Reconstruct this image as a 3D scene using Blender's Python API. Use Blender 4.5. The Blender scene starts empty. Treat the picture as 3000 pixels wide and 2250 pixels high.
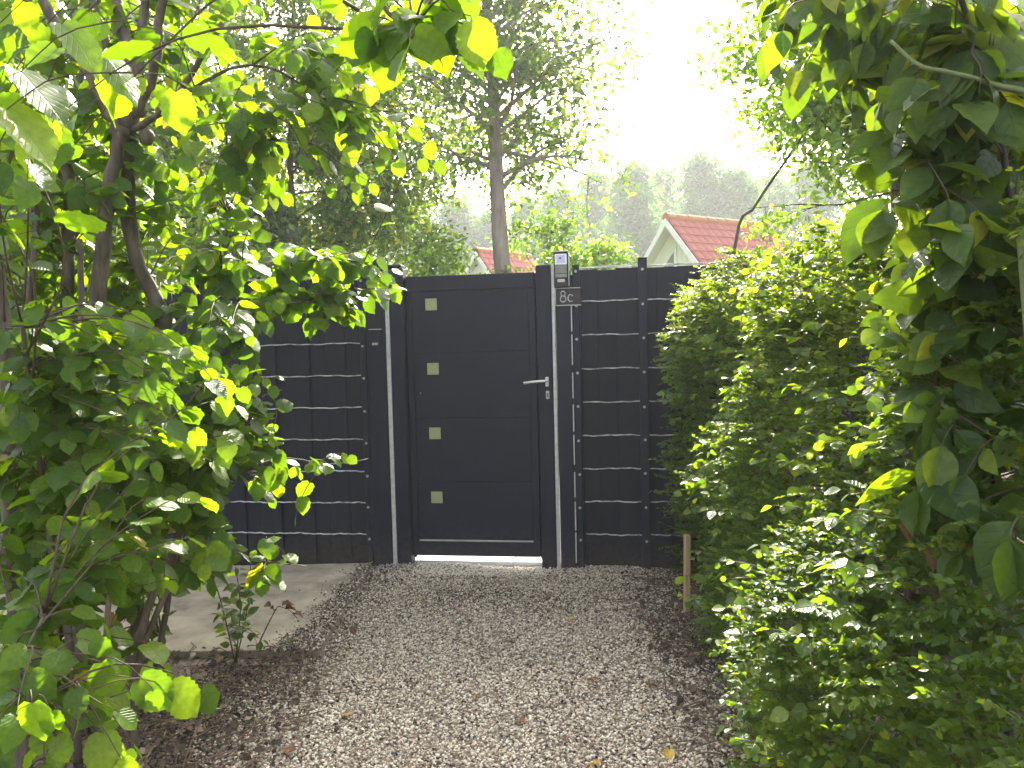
import bpy, bmesh, math, random
import numpy as np
from math import sin, cos, tan, pi, radians, sqrt
from mathutils import Vector, Matrix

random.seed(11)
rng = np.random.default_rng(11)
scene = bpy.context.scene
COL = scene.collection

# ------------------------------------------------------------------ camera, world, sun, exposure
EYE = 1.36
FPX = 2270.0
PITCH, ROLL, YAW = radians(3.2), radians(-1.4), radians(8.2)
cam_data = bpy.data.cameras.new('camera')
cam = bpy.data.objects.new('camera', cam_data)
COL.objects.link(cam)
scene.camera = cam
cam_data.sensor_width = 36.0
cam_data.lens = 36.0 * FPX / 3000.0
cam_data.clip_start = 0.02
cam_data.clip_end = 2000.0
CAM_R = Matrix.Rotation(pi / 2 - PITCH, 3, 'X') @ Matrix.Rotation(ROLL, 3, 'Z')
cam.matrix_world = Matrix.Translation((0, 0, EYE)) @ CAM_R.to_4x4()

SUN_AZ, SUN_EL = radians(7.0), radians(36.6)
world = bpy.data.worlds.new('World')
scene.world = world
world.use_nodes = True
wn = world.node_tree
sky = wn.nodes.new('ShaderNodeTexSky')
sky.sky_type = 'NISHITA'
sky.sun_disc = False
sky.sun_elevation = SUN_EL
sky.sun_rotation = SUN_AZ
sky.air_density = 1.0
sky.dust_density = 4.0
sky.ozone_density = 1.0
bg = wn.nodes['Background']
bg.inputs['Strength'].default_value = 0.15
hs_ = wn.nodes.new('ShaderNodeHueSaturation')      # hazy white summer sky
hs_.inputs['Saturation'].default_value = 0.40
wn.links.new(sky.outputs[0], hs_.inputs['Color'])
tint_ = wn.nodes.new('ShaderNodeMix'); tint_.data_type = 'RGBA'; tint_.blend_type = 'MULTIPLY'
tint_.inputs[0].default_value = 1.0
tint_.inputs[7].default_value = (1.0, 0.97, 0.93, 1)
wn.links.new(hs_.outputs[0], tint_.inputs[6])
wn.links.new(tint_.outputs[2], bg.inputs['Color'])

sun_data = bpy.data.lights.new('sun', 'SUN')
sun_data.energy = 4.5
sun_data.angle = radians(0.53)
sun_data.color = (1.0, 0.93, 0.80)
sun = bpy.data.objects.new('sun', sun_data)
COL.objects.link(sun)
to_sun = Vector((sin(SUN_AZ) * cos(SUN_EL), cos(SUN_AZ) * cos(SUN_EL), sin(SUN_EL)))
sun.rotation_euler = to_sun.to_track_quat('Z', 'Y').to_euler()

scene.view_settings.view_transform = 'Standard'
scene.view_settings.look = 'None'
scene.view_settings.gamma = 1.0
scene.view_settings.use_curve_mapping = False
scene.view_settings.exposure = 2.4
scene.cycles.max_bounces = 10
scene.cycles.transmission_bounces = 8
scene.cycles.diffuse_bounces = 5
scene.cycles.glossy_bounces = 4
scene.cycles.volume_bounces = 1
scene.cycles.sample_clamp_indirect = 6.0
scene.cycles.use_denoising = True

# ------------------------------------------------------------------ survey helpers (photo measurements -> metres)
CR = np.array(CAM_R)
CPOS = np.array([0.0, 0.0, EYE])

def ray(x, y):
    return CR @ np.array([(x - 1500.0) / FPX, -(y - 1125.0) / FPX, -1.0])

def P(x, y, d):
    return CPOS + d * ray(x, y)

def G(x, y, z=0.0):
    v = ray(x, y)
    return CPOS + v * ((z - EYE) / v[2])

def on_screen(q):
    v = (np.asarray(q) - CPOS) @ CR
    z = np.maximum(-v[..., 2], 1e-3)
    return 1500 + FPX * v[..., 0] / z, 1125 - FPX * v[..., 1] / z, -v[..., 2]

# fence line: its own frame, x along the fence, -y towards the lane, z up
FO = np.array([0.0, 4.68, 0.0])
FU = np.array([cos(YAW), -sin(YAW), 0.0])
FB = np.array([sin(YAW), cos(YAW), 0.0])

def fence_point(s, z, back=0.0):
    return FO + FU * s + FB * back + np.array([0, 0, z])

# ------------------------------------------------------------------ materials
def new_mat(name):
    m = bpy.data.materials.new(name)
    m.use_nodes = True
    nt = m.node_tree
    return m, nt, nt.nodes['Principled BSDF'], nt.nodes['Material Output']

def N(nt, typ, **kw):
    n = nt.nodes.new(typ)
    for k, v in kw.items():
        if k in n.inputs:
            n.inputs[k].default_value = v
        else:
            setattr(n, k, v)
    return n

def ramp(nt, stops, interp='LINEAR'):
    r = nt.nodes.new('ShaderNodeValToRGB')
    r.color_ramp.interpolation = interp
    el = r.color_ramp.elements
    while len(el) < len(stops):
        el.new(0.5)
    for e, (p, c) in zip(el, stops):
        e.position = p
        e.color = (*c, 1.0)
    return r

def math_node(nt, op, a, b=None, c=None):
    n = nt.nodes.new('ShaderNodeMath')
    n.operation = op
    for i, v in enumerate((a, b, c)):
        if v is None:
            continue
        if isinstance(v, (int, float)):
            n.inputs[i].default_value = v
        else:
            nt.links.new(v, n.inputs[i])
    return n.outputs[0]

def noise_mat(name, stops, scale, rough=0.6, bump=0.2, metallic=0.0, stretch=(1, 1, 1), spec=0.5, detail=6.0, bdist=0.004, rough_var=0.0):
    m, nt, b, out = new_mat(name)
    tc = N(nt, 'ShaderNodeTexCoord')
    mp = N(nt, 'ShaderNodeMapping')
    mp.inputs['Scale'].default_value = stretch
    nt.links.new(tc.outputs['Object'], mp.inputs['Vector'])
    nz = N(nt, 'ShaderNodeTexNoise', Scale=scale, Detail=detail, Roughness=0.62)
    nt.links.new(mp.outputs[0], nz.inputs['Vector'])
    r = ramp(nt, stops)
    nt.links.new(nz.outputs['Fac'], r.inputs[0])
    nt.links.new(r.outputs[0], b.inputs['Base Color'])
    b.inputs['Roughness'].default_value = rough
    b.inputs['Metallic'].default_value = metallic
    b.inputs['Specular IOR Level'].default_value = spec
    if rough_var:
        rr = math_node(nt, 'MULTIPLY_ADD', nz.outputs['Fac'], rough_var, rough - rough_var * 0.5)
        nt.links.new(rr, b.inputs['Roughness'])
    if bump:
        bp = N(nt, 'ShaderNodeBump', Strength=bump, Distance=bdist)
        nt.links.new(nz.outputs['Fac'], bp.inputs['Height'])
        nt.links.new(bp.outputs[0], b.inputs['Normal'])
    return m

def leaf_mat(name, stops, trans, tfac=0.42, rough=0.42, spec=0.5, veins=7.0, slope=0.55, vein_gain=0.35, obj_random=True):
    """tint attribute (+ per-object random) picks the leaf's own colour; UV gives midrib and side veins"""
    m, nt, b, out = new_mat(name)
    at = N(nt, 'ShaderNodeAttribute', attribute_name='tint')
    val = at.outputs['Fac']
    if obj_random:
        oi = N(nt, 'ShaderNodeObjectInfo')
        val = math_node(nt, 'FRACT', math_node(nt, 'ADD', val, oi.outputs['Random']))
    r = ramp(nt, stops)
    nt.links.new(val, r.inputs[0])
    rt = ramp(nt, [(p, tuple(min(1.0, c * k) for c, k in zip(col, trans))) for p, col in stops])
    nt.links.new(val, rt.inputs[0])
    col, tcol = r.outputs[0], rt.outputs[0]
    normal = None
    if veins:
        uv = N(nt, 'ShaderNodeUVMap')
        sp = N(nt, 'ShaderNodeSeparateXYZ')
        nt.links.new(uv.outputs[0], sp.inputs[0])
        au = math_node(nt, 'ABSOLUTE', math_node(nt, 'SUBTRACT', sp.outputs[0], 0.5))
        w = math_node(nt, 'SUBTRACT', sp.outputs[1], math_node(nt, 'MULTIPLY', au, slope))
        tri = math_node(nt, 'PINGPONG', math_node(nt, 'MULTIPLY', w, veins), 0.5)
        side = math_node(nt, 'SMOOTH_MIN', math_node(nt, 'MULTIPLY', tri, 7.0), 1.0, 0.3)
        mid = math_node(nt, 'MINIMUM', math_node(nt, 'MULTIPLY', au, 38.0), 1.0)
        vm = math_node(nt, 'MINIMUM', side, mid)              # 0 on a vein, 1 between
        inv = math_node(nt, 'MULTIPLY', math_node(nt, 'SUBTRACT', 1.0, vm), vein_gain)
        for tag_, src in (('c', col), ('t', tcol)):
            mx = N(nt, 'ShaderNodeMix', data_type='RGBA')
            nt.links.new(inv, mx.inputs[0])
            nt.links.new(src, mx.inputs[6])
            hs = N(nt, 'ShaderNodeHueSaturation', Value=1.9 if tag_ == 'c' else 0.55, Saturation=0.8 if tag_ == 'c' else 1.0)
            nt.links.new(src, hs.inputs['Color'])
            nt.links.new(hs.outputs[0], mx.inputs[7])
            if tag_ == 'c':
                col = mx.outputs[2]
            else:
                tcol = mx.outputs[2]
        bp = N(nt, 'ShaderNodeBump', Strength=0.5, Distance=0.002)
        nt.links.new(vm, bp.inputs['Height'])
        normal = bp.outputs[0]
    if veins and obj_random:                     # small brown spots and mottling, different on every leaf
        nz = N(nt, 'ShaderNodeTexNoise', noise_dimensions='4D', Scale=7.0, Detail=3.0)
        nt.links.new(uv.outputs[0], nz.inputs['Vector'])
        nt.links.new(math_node(nt, 'MULTIPLY', val, 40.0), nz.inputs['W'])
        sp_ = math_node(nt, 'MAXIMUM', math_node(nt, 'MINIMUM', math_node(nt, 'MULTIPLY', math_node(nt, 'SUBTRACT', nz.outputs['Fac'], .70), 14.0), 0.8), 0.0)
        mo = math_node(nt, 'MULTIPLY_ADD', nz.outputs['Fac'], 0.9, 0.55)
        res = []
        for src, brown in ((col, (.09, .05, .02)), (tcol, (.16, .08, .02))):
            hv = N(nt, 'ShaderNodeHueSaturation'); nt.links.new(mo, hv.inputs['Value']); nt.links.new(src, hv.inputs['Color'])
            mx = N(nt, 'ShaderNodeMix', data_type='RGBA'); nt.links.new(sp_, mx.inputs[0]); nt.links.new(hv.outputs[0], mx.inputs[6]); mx.inputs[7].default_value = (*brown, 1)
            res.append(mx.outputs[2])
        col, tcol = res
    nt.links.new(col, b.inputs['Base Color'])
    b.inputs['Roughness'].default_value = rough
    b.inputs['Specular IOR Level'].default_value = spec
    tr = N(nt, 'ShaderNodeBsdfTranslucent')
    nt.links.new(tcol, tr.inputs['Color'])
    if normal is not None:
        nt.links.new(normal, b.inputs['Normal'])
    mix = N(nt, 'ShaderNodeMixShader', Fac=tfac)
    nt.links.new(b.outputs[0], mix.inputs[1])
    nt.links.new(tr.outputs[0], mix.inputs[2])
    nt.links.new(mix.outputs[0], out.inputs['Surface'])
    return m

M = {}
M['anthracite'] = noise_mat('anthracite', [(0.3, (0.010, 0.0135, 0.027)), (0.7, (0.014, 0.018, 0.034))], 9.0, rough=0.42, bump=0.05, rough_var=0.12, stretch=(1, 1, .4), spec=.2)
M['gate_panel'] = noise_mat('gate_panel', [(0.3, (0.011, 0.0145, 0.028)), (0.7, (0.015, 0.019, 0.034))], 14.0, rough=0.5, bump=0.04, rough_var=0.1, stretch=(.5, 1, 1), spec=.18)
M['slat'] = noise_mat('slat', [(0.25, (0.009, 0.0115, 0.022)), (0.5, (0.013, 0.0155, 0.027)), (0.8, (0.022, 0.021, 0.030))], 6.0, rough=0.55, bump=0.12, rough_var=0.2, stretch=(6, 1, .5), spec=.18)
def add_splash(m, col=(0.060, 0.048, 0.037), top=.38, amount=.75, zoff=0.0):
    nt = m.node_tree; b = nt.nodes['Principled BSDF']
    src = b.inputs['Base Color'].links[0].from_socket
    tc = N(nt, 'ShaderNodeTexCoord'); sp = N(nt, 'ShaderNodeSeparateXYZ'); nt.links.new(tc.outputs['Object'], sp.inputs[0])
    n1 = N(nt, 'ShaderNodeTexNoise', Scale=38.0, Detail=8.0, Roughness=.7); nt.links.new(tc.outputs['Object'], n1.inputs['Vector'])
    mp = N(nt, 'ShaderNodeMapping'); mp.inputs['Scale'].default_value = (30, 30, 1.2); nt.links.new(tc.outputs['Object'], mp.inputs['Vector'])
    n2 = N(nt, 'ShaderNodeTexNoise', Scale=1.0, Detail=4.0); nt.links.new(mp.outputs[0], n2.inputs['Vector'])
    low = math_node(nt, 'SUBTRACT', 1.0, math_node(nt, 'DIVIDE', sp.outputs[2], top))
    low = math_node(nt, 'MAXIMUM', math_node(nt, 'MINIMUM', low, 1.0), 0.0)
    sp1 = math_node(nt, 'MULTIPLY', math_node(nt, 'SUBTRACT', math_node(nt, 'ADD', n1.outputs['Fac'], math_node(nt, 'MULTIPLY', low, .35)), .62), 3.0)
    sp1 = math_node(nt, 'MAXIMUM', math_node(nt, 'MINIMUM', sp1, 1.0), 0.0)
    st = math_node(nt, 'MAXIMUM', math_node(nt, 'MULTIPLY', math_node(nt, 'SUBTRACT', n2.outputs['Fac'], .56), 1.6), 0.0)
    f_ = math_node(nt, 'ADD', math_node(nt, 'MULTIPLY', math_node(nt, 'MULTIPLY', sp1, low), amount), math_node(nt, 'MULTIPLY', st, .16))
    mx = N(nt, 'ShaderNodeMix', data_type='RGBA'); nt.links.new(f_, mx.inputs[0]); nt.links.new(src, mx.inputs[6]); mx.inputs[7].default_value = (*col, 1)
    nt.links.new(mx.outputs[2], b.inputs['Base Color'])
for k_ in ('anthracite', 'gate_panel', 'slat'): add_splash(M[k_])
M['galvanised'] = noise_mat('galvanised', [(0.3, (0.42, 0.43, 0.45)), (0.7, (0.62, 0.62, 0.62))], 40.0, rough=0.45, bump=0.1, metallic=0.35)
M['wire'] = noise_mat('wire', [(0.38, (0.22, 0.21, 0.21)), (0.62, (0.66, 0.64, 0.63))], 22.0, rough=0.5, bump=0.05)
M['bolt'] = noise_mat('bolt', [(0.3, (0.30, 0.30, 0.31)), (0.7, (0.5, 0.5, 0.5))], 60.0, rough=0.4, bump=0.05, metallic=0.5)
M['steel'] = noise_mat('steel', [(0.3, (0.58, 0.56, 0.54)), (0.7, (0.70, 0.68, 0.66))], 50.0, rough=0.28, bump=0.02, metallic=0.9)
M['inset'] = noise_mat('inset', [(0.3, (0.33, 0.36, 0.20)), (0.7, (0.38, 0.41, 0.24))], 30.0, rough=0.35, bump=0.02, metallic=0.35)  # green of the mirrored foliage is put into the base colour
M['screen'] = noise_mat('screen', [(0.3, (0.45, 0.45, 0.72)), (0.7, (0.55, 0.55, 0.80))], 80.0, rough=0.25, bump=0.0)
M['white_plastic'] = noise_mat('white_plastic', [(0.3, (0.76, 0.76, 0.78)), (0.7, (0.82, 0.82, 0.84))], 30.0, rough=0.4, bump=0.02)
M['grey_plastic'] = noise_mat('grey_plastic', [(0.3, (0.15, 0.155, 0.13)), (0.7, (0.20, 0.20, 0.17))], 30.0, rough=0.35, bump=0.02)
M['label'] = noise_mat('label', [(0.3, (0.48, 0.42, 0.40)), (0.7, (0.55, 0.50, 0.47))], 60.0, rough=0.5, bump=0.02)
M['lettering'] = noise_mat('lettering', [(0.3, (0.34, 0.35, 0.38)), (0.7, (0.42, 0.42, 0.44))], 60.0, rough=0.45, bump=0.02)
M['sign_edge'] = noise_mat('sign_edge', [(0.3, (0.34, 0.33, 0.33)), (0.7, (0.46, 0.45, 0.44))], 40.0, rough=0.5, bump=0.02)
M['concrete'] = noise_mat('concrete', [(0.30, (0.12, 0.10, 0.075)), (0.44, (0.24, 0.205, 0.155)), (0.56, (0.31, 0.27, 0.205)), (0.72, (0.40, 0.345, 0.265))], 4.2, rough=0.85, bump=0.5, detail=12.0, bdist=0.004, spec=0.25)
M['paver'] = noise_mat('paver', [(0.3, (0.70, 0.68, 0.68)), (0.7, (0.82, 0.80, 0.80))], 5.0, rough=0.8, bump=0.2)
M['soil'] = noise_mat('soil', [(0.3, (0.016, 0.012, 0.009)), (0.55, (0.040, 0.029, 0.021)), (0.8, (0.080, 0.060, 0.044))], 24.0, rough=0.95, bump=1.0, detail=12.0, bdist=0.02, spec=0.1)
M['gravel_bed'] = noise_mat('gravel_bed', [(0.3, (0.12, 0.095, 0.075)), (0.55, (0.25, 0.205, 0.165)), (0.8, (0.42, 0.36, 0.30))], 70.0, rough=0.9, bump=1.0, detail=10.0, bdist=0.01, spec=0.15)
M['lawn'] = noise_mat('lawn', [(0.3, (0.05, 0.08, 0.02)), (0.7, (0.09, 0.13, 0.035))], 3.0, rough=0.9, bump=0.6, bdist=0.03, spec=0.1)
M['stake'] = noise_mat('stake', [(0.3, (0.30, 0.20, 0.11)), (0.7, (0.42, 0.30, 0.17))], 8.0, rough=0.7, bump=0.3, stretch=(12, 12, 1))
M['bark_hazel'] = noise_mat('bark_hazel', [(0.25, (0.035, 0.027, 0.021)), (0.5, (0.10, 0.08, 0.06)), (0.75, (0.20, 0.165, 0.125))], 14.0, rough=0.75, bump=0.6, stretch=(2, 2, .5), bdist=0.006, spec=0.3)
M['twig'] = noise_mat('twig', [(0.3, (0.05, 0.034, 0.024)), (0.7, (0.13, 0.09, 0.06))], 40.0, rough=0.7, bump=0.3, spec=0.3)
M['bark_pale'] = noise_mat('bark_pale', [(0.25, (0.13, 0.105, 0.096)), (0.5, (0.26, 0.21, 0.19)), (0.8, (0.38, 0.32, 0.285))], 5.0, rough=0.85, bump=0.7, stretch=(1.5, 1.5, .35), bdist=0.02, spec=0.2)
M['bark_dark'] = noise_mat('bark_dark', [(0.25, (0.03, 0.026, 0.022)), (0.7, (0.10, 0.085, 0.07))], 7.0, rough=0.85, bump=0.7, stretch=(1.5, 1.5, .4), bdist=0.015, spec=0.2)
M['cane'] = noise_mat('cane', [(0.3, (0.075, 0.050, 0.034)), (0.7, (0.15, 0.095, 0.06))], 20.0, rough=0.6, bump=0.2, spec=0.3)
M['bramble'] = noise_mat('bramble', [(0.3, (0.10, 0.13, 0.05)), (0.7, (0.17, 0.20, 0.08))], 30.0, rough=0.6, bump=0.2, spec=0.3)
M['roof_tile'] = noise_mat('roof_tile', [(0.25, (0.22, 0.052, 0.040)), (0.6, (0.33, 0.085, 0.062)), (0.85, (0.38, 0.15, 0.075))], 3.5, rough=0.75, bump=0.3, bdist=0.01, spec=0.25)
M['ridge_tile'] = noise_mat('ridge_tile', [(0.3, (0.36, 0.13, 0.06)), (0.7, (0.46, 0.21, 0.10))], 6.0, rough=0.8, bump=0.3, spec=0.2)
M['render_wall'] = noise_mat('render_wall', [(0.3, (0.80, 0.78, 0.75)), (0.7, (0.84, 0.82, 0.80))], 4.0, rough=0.75, bump=0.1, spec=0.3)
M['white_wood'] = noise_mat('white_wood', [(0.3, (0.78, 0.77, 0.76)), (0.7, (0.83, 0.82, 0.81))], 8.0, rough=0.5, bump=0.05)
M['soffit'] = noise_mat('soffit', [(0.3, (0.66, 0.60, 0.52)), (0.7, (0.72, 0.66, 0.58))], 8.0, rough=0.6, bump=0.05)
M['glass_dark'] = noise_mat('glass_dark', [(0.3, (0.16, 0.17, 0.16)), (0.7, (0.22, 0.23, 0.21))], 2.0, rough=0.08, bump=0.0)

HAZEL = [(0.0, (0.034, 0.080, 0.011)), (0.45, (0.054, 0.118, 0.013)), (0.85, (0.085, 0.160, 0.014)), (0.990, (0.10, 0.17, 0.018)), (0.997, (0.26, 0.22, 0.03)), (1.0, (0.30, 0.22, 0.04))]
M['hazel_leaf'] = leaf_mat('hazel_leaf', HAZEL, (3.6, 3.0, 0.33), tfac=0.55, rough=0.42, spec=.40, veins=7.5, slope=0.9, vein_gain=0.5)
DOG = [(0.0, (0.024, 0.056, 0.012)), (0.5, (0.040, 0.085, 0.015)), (0.9, (0.066, 0.120, 0.016)), (1.0, (0.13, 0.17, 0.025))]
M['dogwood_leaf'] = leaf_mat('dogwood_leaf', DOG, (4.6, 3.6, 0.4), tfac=0.47, rough=0.42, spec=.36, veins=5.0, slope=0.9, vein_gain=0.34)
HEDGE = [(0.0, (0.030, 0.068, 0.014)), (0.6, (0.056, 0.112, 0.018)), (0.9, (0.090, 0.160, 0.022)), (1.0, (0.15, 0.20, 0.03))]
M['hedge_leaf'] = leaf_mat('hedge_leaf', HEDGE, (5.2, 3.7, 0.45), tfac=0.40, rough=0.48, spec=.32, veins=0)
MID = [(0.0, (0.030, 0.066, 0.016)), (0.6, (0.052, 0.102, 0.020)), (0.93, (0.100, 0.155, 0.026)), (1.0, (0.24, 0.22, 0.03))]
M['tree_leaf'] = leaf_mat('tree_leaf', MID, (3.9, 3.4, 1.3), tfac=0.42, rough=0.5, veins=0)
M['elm_leaf'] = leaf_mat('elm_leaf', [(0.0, (0.036, 0.080, 0.020)), (0.6, (0.065, 0.130, 0.024)), (1.0, (0.120, 0.185, 0.028))], (4.2, 3.6, 1.1), tfac=0.43, rough=0.45, veins=0)
M['dark_leaf'] = leaf_mat('dark_leaf', [(0.0, (0.022, 0.042, 0.018)), (0.6, (0.036, 0.062, 0.022)), (1.0, (0.055, 0.085, 0.026))], (2.6, 2.6, 1.4), tfac=0.3, rough=0.5, veins=0)
M['poplar_leaf'] = leaf_mat('poplar_leaf', [(0.0, (0.040, 0.098, 0.024)), (0.6, (0.060, 0.135, 0.032)), (1.0, (0.085, 0.170, 0.038))], (3.2, 3.4, 1.8), tfac=0.46, rough=0.7, spec=.2, veins=0)
M['dead_leaf'] = leaf_mat('dead_leaf', [(0.0, (0.10, 0.045, 0.022)), (0.5, (0.17, 0.080, 0.035)), (1.0, (0.26, 0.14, 0.06))], (1.6, 1.5, 1.2), tfac=0.25, rough=0.7, veins=5.0, slope=.8, obj_random=False)
M['yellow_leaf'] = leaf_mat('yellow_leaf', [(0.0, (0.42, 0.22, 0.03)), (1.0, (0.55, 0.38, 0.05))], (1.4, 1.4, 1.2), tfac=0.3, rough=0.6, veins=5.0, slope=.8, obj_random=False)

def stone_mat():
    m, nt, b, out = new_mat('stone')
    at = N(nt, 'ShaderNodeAttribute', attribute_name='tint')
    r = ramp(nt, [(0.0, (0.030, 0.022, 0.016)), (0.14, (0.075, 0.055, 0.042)), (0.30, (0.28, 0.22, 0.165)), (0.5, (0.48, 0.395, 0.305)),
                  (0.7, (0.60, 0.52, 0.42)), (0.88, (0.72, 0.66, 0.565)), (1.0, (0.80, 0.76, 0.68))])
    nt.links.new(at.outputs['Fac'], r.inputs[0])
    nt.links.new(r.outputs[0], b.inputs['Base Color'])
    b.inputs['Roughness'].default_value = 0.75
    b.inputs['Specular IOR Level'].default_value = 0.3
    return m
M['stone'] = stone_mat()

# ------------------------------------------------------------------ object helpers
def tag(o, label=None, cat=None, group=None, kind=None):
    if label: o['label'] = label
    if cat: o['category'] = cat
    if group: o['group'] = group
    if kind: o['kind'] = kind
    return o

def thing(name, label, cat, loc=(0, 0, 0), rz=0.0, group=None):
    e = bpy.data.objects.new(name, None)
    e.empty_display_size = 0.1
    COL.objects.link(e)
    e.location = tuple(float(v) for v in loc)
    e.rotation_euler = (0, 0, rz)
    return tag(e, label, cat, group)

def link(name, me, mat, parent=None, kind=None):
    o = bpy.data.objects.new(name, me)
    COL.objects.link(o)
    if mat is not None and not me.materials:
        me.materials.append(mat)
    if parent is not None:
        o.parent = parent
    if kind: o['kind'] = kind
    return o

def mesh_np(name, V, Fc, smooth=False, uv=None, tint=None):
    """V (n,3); Fc (m,k) all faces of k corners; uv per vertex"""
    V = np.ascontiguousarray(V, dtype=np.float32)
    Fc = np.ascontiguousarray(Fc, dtype=np.int32)
    me = bpy.data.meshes.new(name)
    m, k = Fc.shape
    me.vertices.add(len(V)); me.vertices.foreach_set('co', V.ravel())
    me.loops.add(m * k); me.loops.foreach_set('vertex_index', Fc.ravel())
    me.polygons.add(m)
    me.polygons.foreach_set('loop_start', np.arange(0, m * k, k, dtype=np.int32))
    me.polygons.foreach_set('loop_total', np.full(m, k, dtype=np.int32))
    if smooth:
        me.polygons.foreach_set('use_smooth', np.ones(m, dtype=bool))
    if uv is not None:
        l = me.uv_layers.new(name='UVMap')
        l.data.foreach_set('uv', np.ascontiguousarray(uv[Fc.ravel()], dtype=np.float32).ravel())
    if tint is not None:
        a = me.attributes.new('tint', 'FLOAT', 'POINT')
        a.data.foreach_set('value', np.ascontiguousarray(tint, dtype=np.float32))
    me.update(calc_edges=True)
    return me

def box_bm(bm, x0, x1, y0, y1, z0, z1, bevel=0.0, seg=1):
    r = bmesh.ops.create_cube(bm, size=1.0)
    vs = r['verts']
    for v in vs:
        v.co = Vector((x0 + (v.co.x + .5) * (x1 - x0), y0 + (v.co.y + .5) * (y1 - y0), z0 + (v.co.z + .5) * (z1 - z0)))
    if bevel:
        es = list({e for v in vs for e in v.link_edges})
        bmesh.ops.bevel(bm, geom=es, offset=bevel, segments=seg, affect='EDGES', profile=0.6)

def bm_obj(name, bm, mat, parent=None, kind=None):
    me = bpy.data.meshes.new(name)
    bm.to_mesh(me); bm.free()
    return link(name, me, mat, parent, kind)

def box(name, x0, x1, y0, y1, z0, z1, mat, parent=None, bevel=0.003, seg=1, kind=None):
    bm = bmesh.new()
    box_bm(bm, x0, x1, y0, y1, z0, z1, bevel, seg)
    return bm_obj(name, bm, mat, parent, kind)

def tube_arrays(pts, radii, sides=8, cap=True):
    pts = np.asarray(pts, float); radii = np.asarray(radii, float)
    n = len(pts)
    T = np.gradient(pts, axis=0)
    T /= np.linalg.norm(T, axis=1, keepdims=True) + 1e-9
    ref = np.array([0.0, 0, 1]) if abs(T[:, 2]).mean() < 0.8 else np.array([1.0, 0, 0])
    A = np.cross(T, ref); A /= np.linalg.norm(A, axis=1, keepdims=True) + 1e-9
    B = np.cross(T, A)
    a = np.arange(sides) * 2 * pi / sides
    ring = A[:, None] * np.cos(a)[None, :, None] + B[:, None] * np.sin(a)[None, :, None]
    V = (pts[:, None] + ring * radii[:, None, None]).reshape(-1, 3)
    i, j = np.meshgrid(np.arange(n - 1), np.arange(sides), indexing='ij')
    j2 = (j + 1) % sides
    Fc = np.stack([i * sides + j, i * sides + j2, (i + 1) * sides + j2, (i + 1) * sides + j], -1).reshape(-1, 4)
    if cap:
        V = np.vstack([V, pts[:1], pts[-1:]])
        c0, c1 = len(V) - 2, len(V) - 1
        k = np.arange(sides); k2 = (k + 1) % sides
        base = (n - 1) * sides
        Fc = np.vstack([Fc, np.stack([k2, k, np.full(sides, c0), np.full(sides, c0)], -1)[:, [0, 1, 2, 2]],
                        np.stack([base + k, base + k2, np.full(sides, c1), np.full(sides, c1)], -1)[:, [0, 1, 2, 2]]])
    return V, Fc

def quads_to_tris(Fc):
    a = Fc[:, [0, 1, 2]]; b = Fc[:, [0, 2, 3]]
    b = b[b[:, 1] != b[:, 2]]
    return np.vstack([a, b])

class Tubes:
    def __init__(self): self.V, self.F, self.n = [], [], 0
    def add(self, pts, radii, sides=6):
        v, f = tube_arrays(pts, radii, sides)
        self.V.append(v); self.F.append(quads_to_tris(f) + self.n); self.n += len(v)
    def build(self, name, mat, parent=None, origin=(0, 0, 0), kind=None, smooth=True):
        if not self.V: return None
        V = np.vstack(self.V) - np.asarray(origin, float)
        return link(name, mesh_np(name, V, np.vstack(self.F), smooth), mat, parent, kind)

def tube(name, pts, radii, mat, parent=None, origin=(0, 0, 0), sides=10):
    t = Tubes(); t.add(pts, radii, sides)
    return t.build(name, mat, parent, origin)

def smooth_line(pts, n):
    """Catmull-Rom through the points"""
    pts = np.asarray(pts, float)
    if len(pts) < 3:
        t = np.linspace(0, 1, n)[:, None]
        return pts[0] * (1 - t) + pts[-1] * t
    p = np.vstack([2 * pts[0] - pts[1], pts, 2 * pts[-1] - pts[-2]])
    out = []
    ts = np.linspace(0, len(pts) - 1, n)
    for t in ts:
        i = min(int(t), len(pts) - 2); u = t - i
        a, b, c, d = p[i], p[i + 1], p[i + 2], p[i + 3]
        out.append(0.5 * (2 * b + (c - a) * u + (2 * a - 5 * b + 4 * c - d) * u * u + (3 * b - a - 3 * c + d) * u ** 3))
    return np.array(out)

# ------------------------------------------------------------------ leaves
def leaf_template(profile, rows, cols=1, fold=0.15, droop=0.22, ripple=0.0, serr=0.0, cord=0.0, seed=0, twist=0.0):
    """leaf from y=0 (petiole) to y=1 (tip), x sideways, z = upper face"""
    r = np.random.default_rng(seed)
    ys = np.linspace(0, 1, rows)
    pw = np.interp(ys, [p[0] for p in profile], [p[1] for p in profile])
    V, UV = [], []
    ncol = 2 * cols + 1
    for i, (y, w) in enumerate(zip(ys, pw)):
        wl = w * (1 + serr * (1 if i % 2 else -1) * r.uniform(.6, 1.4))
        wr = w * (1 + serr * (1 if i % 2 else -1) * r.uniform(.6, 1.4))
        for c in range(-cols, cols + 1):
            q = c / cols
            x = q * (wr if q > 0 else wl)
            yy = y - cord * abs(q) * (1 - y) ** 6 + 0.03 * abs(q) * (1 - y)
            z = fold * abs(x) - droop * yy * yy + ripple * sin(yy * 22 + (1 if q > 0 else 2)) * abs(q) + twist * x * yy
            if abs(q) == 1: z += ripple * r.uniform(-1.5, 1.5)
            V.append((x, yy, z)); UV.append((x + 0.5, yy))
    Fc = []
    for i in range(rows - 1):
        for c in range(ncol - 1):
            a = i * ncol + c
            Fc += [(a, a + 1, a + ncol + 1), (a, a + ncol + 1, a + ncol)]
    return np.array(V), np.array(Fc), np.array(UV)

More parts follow.
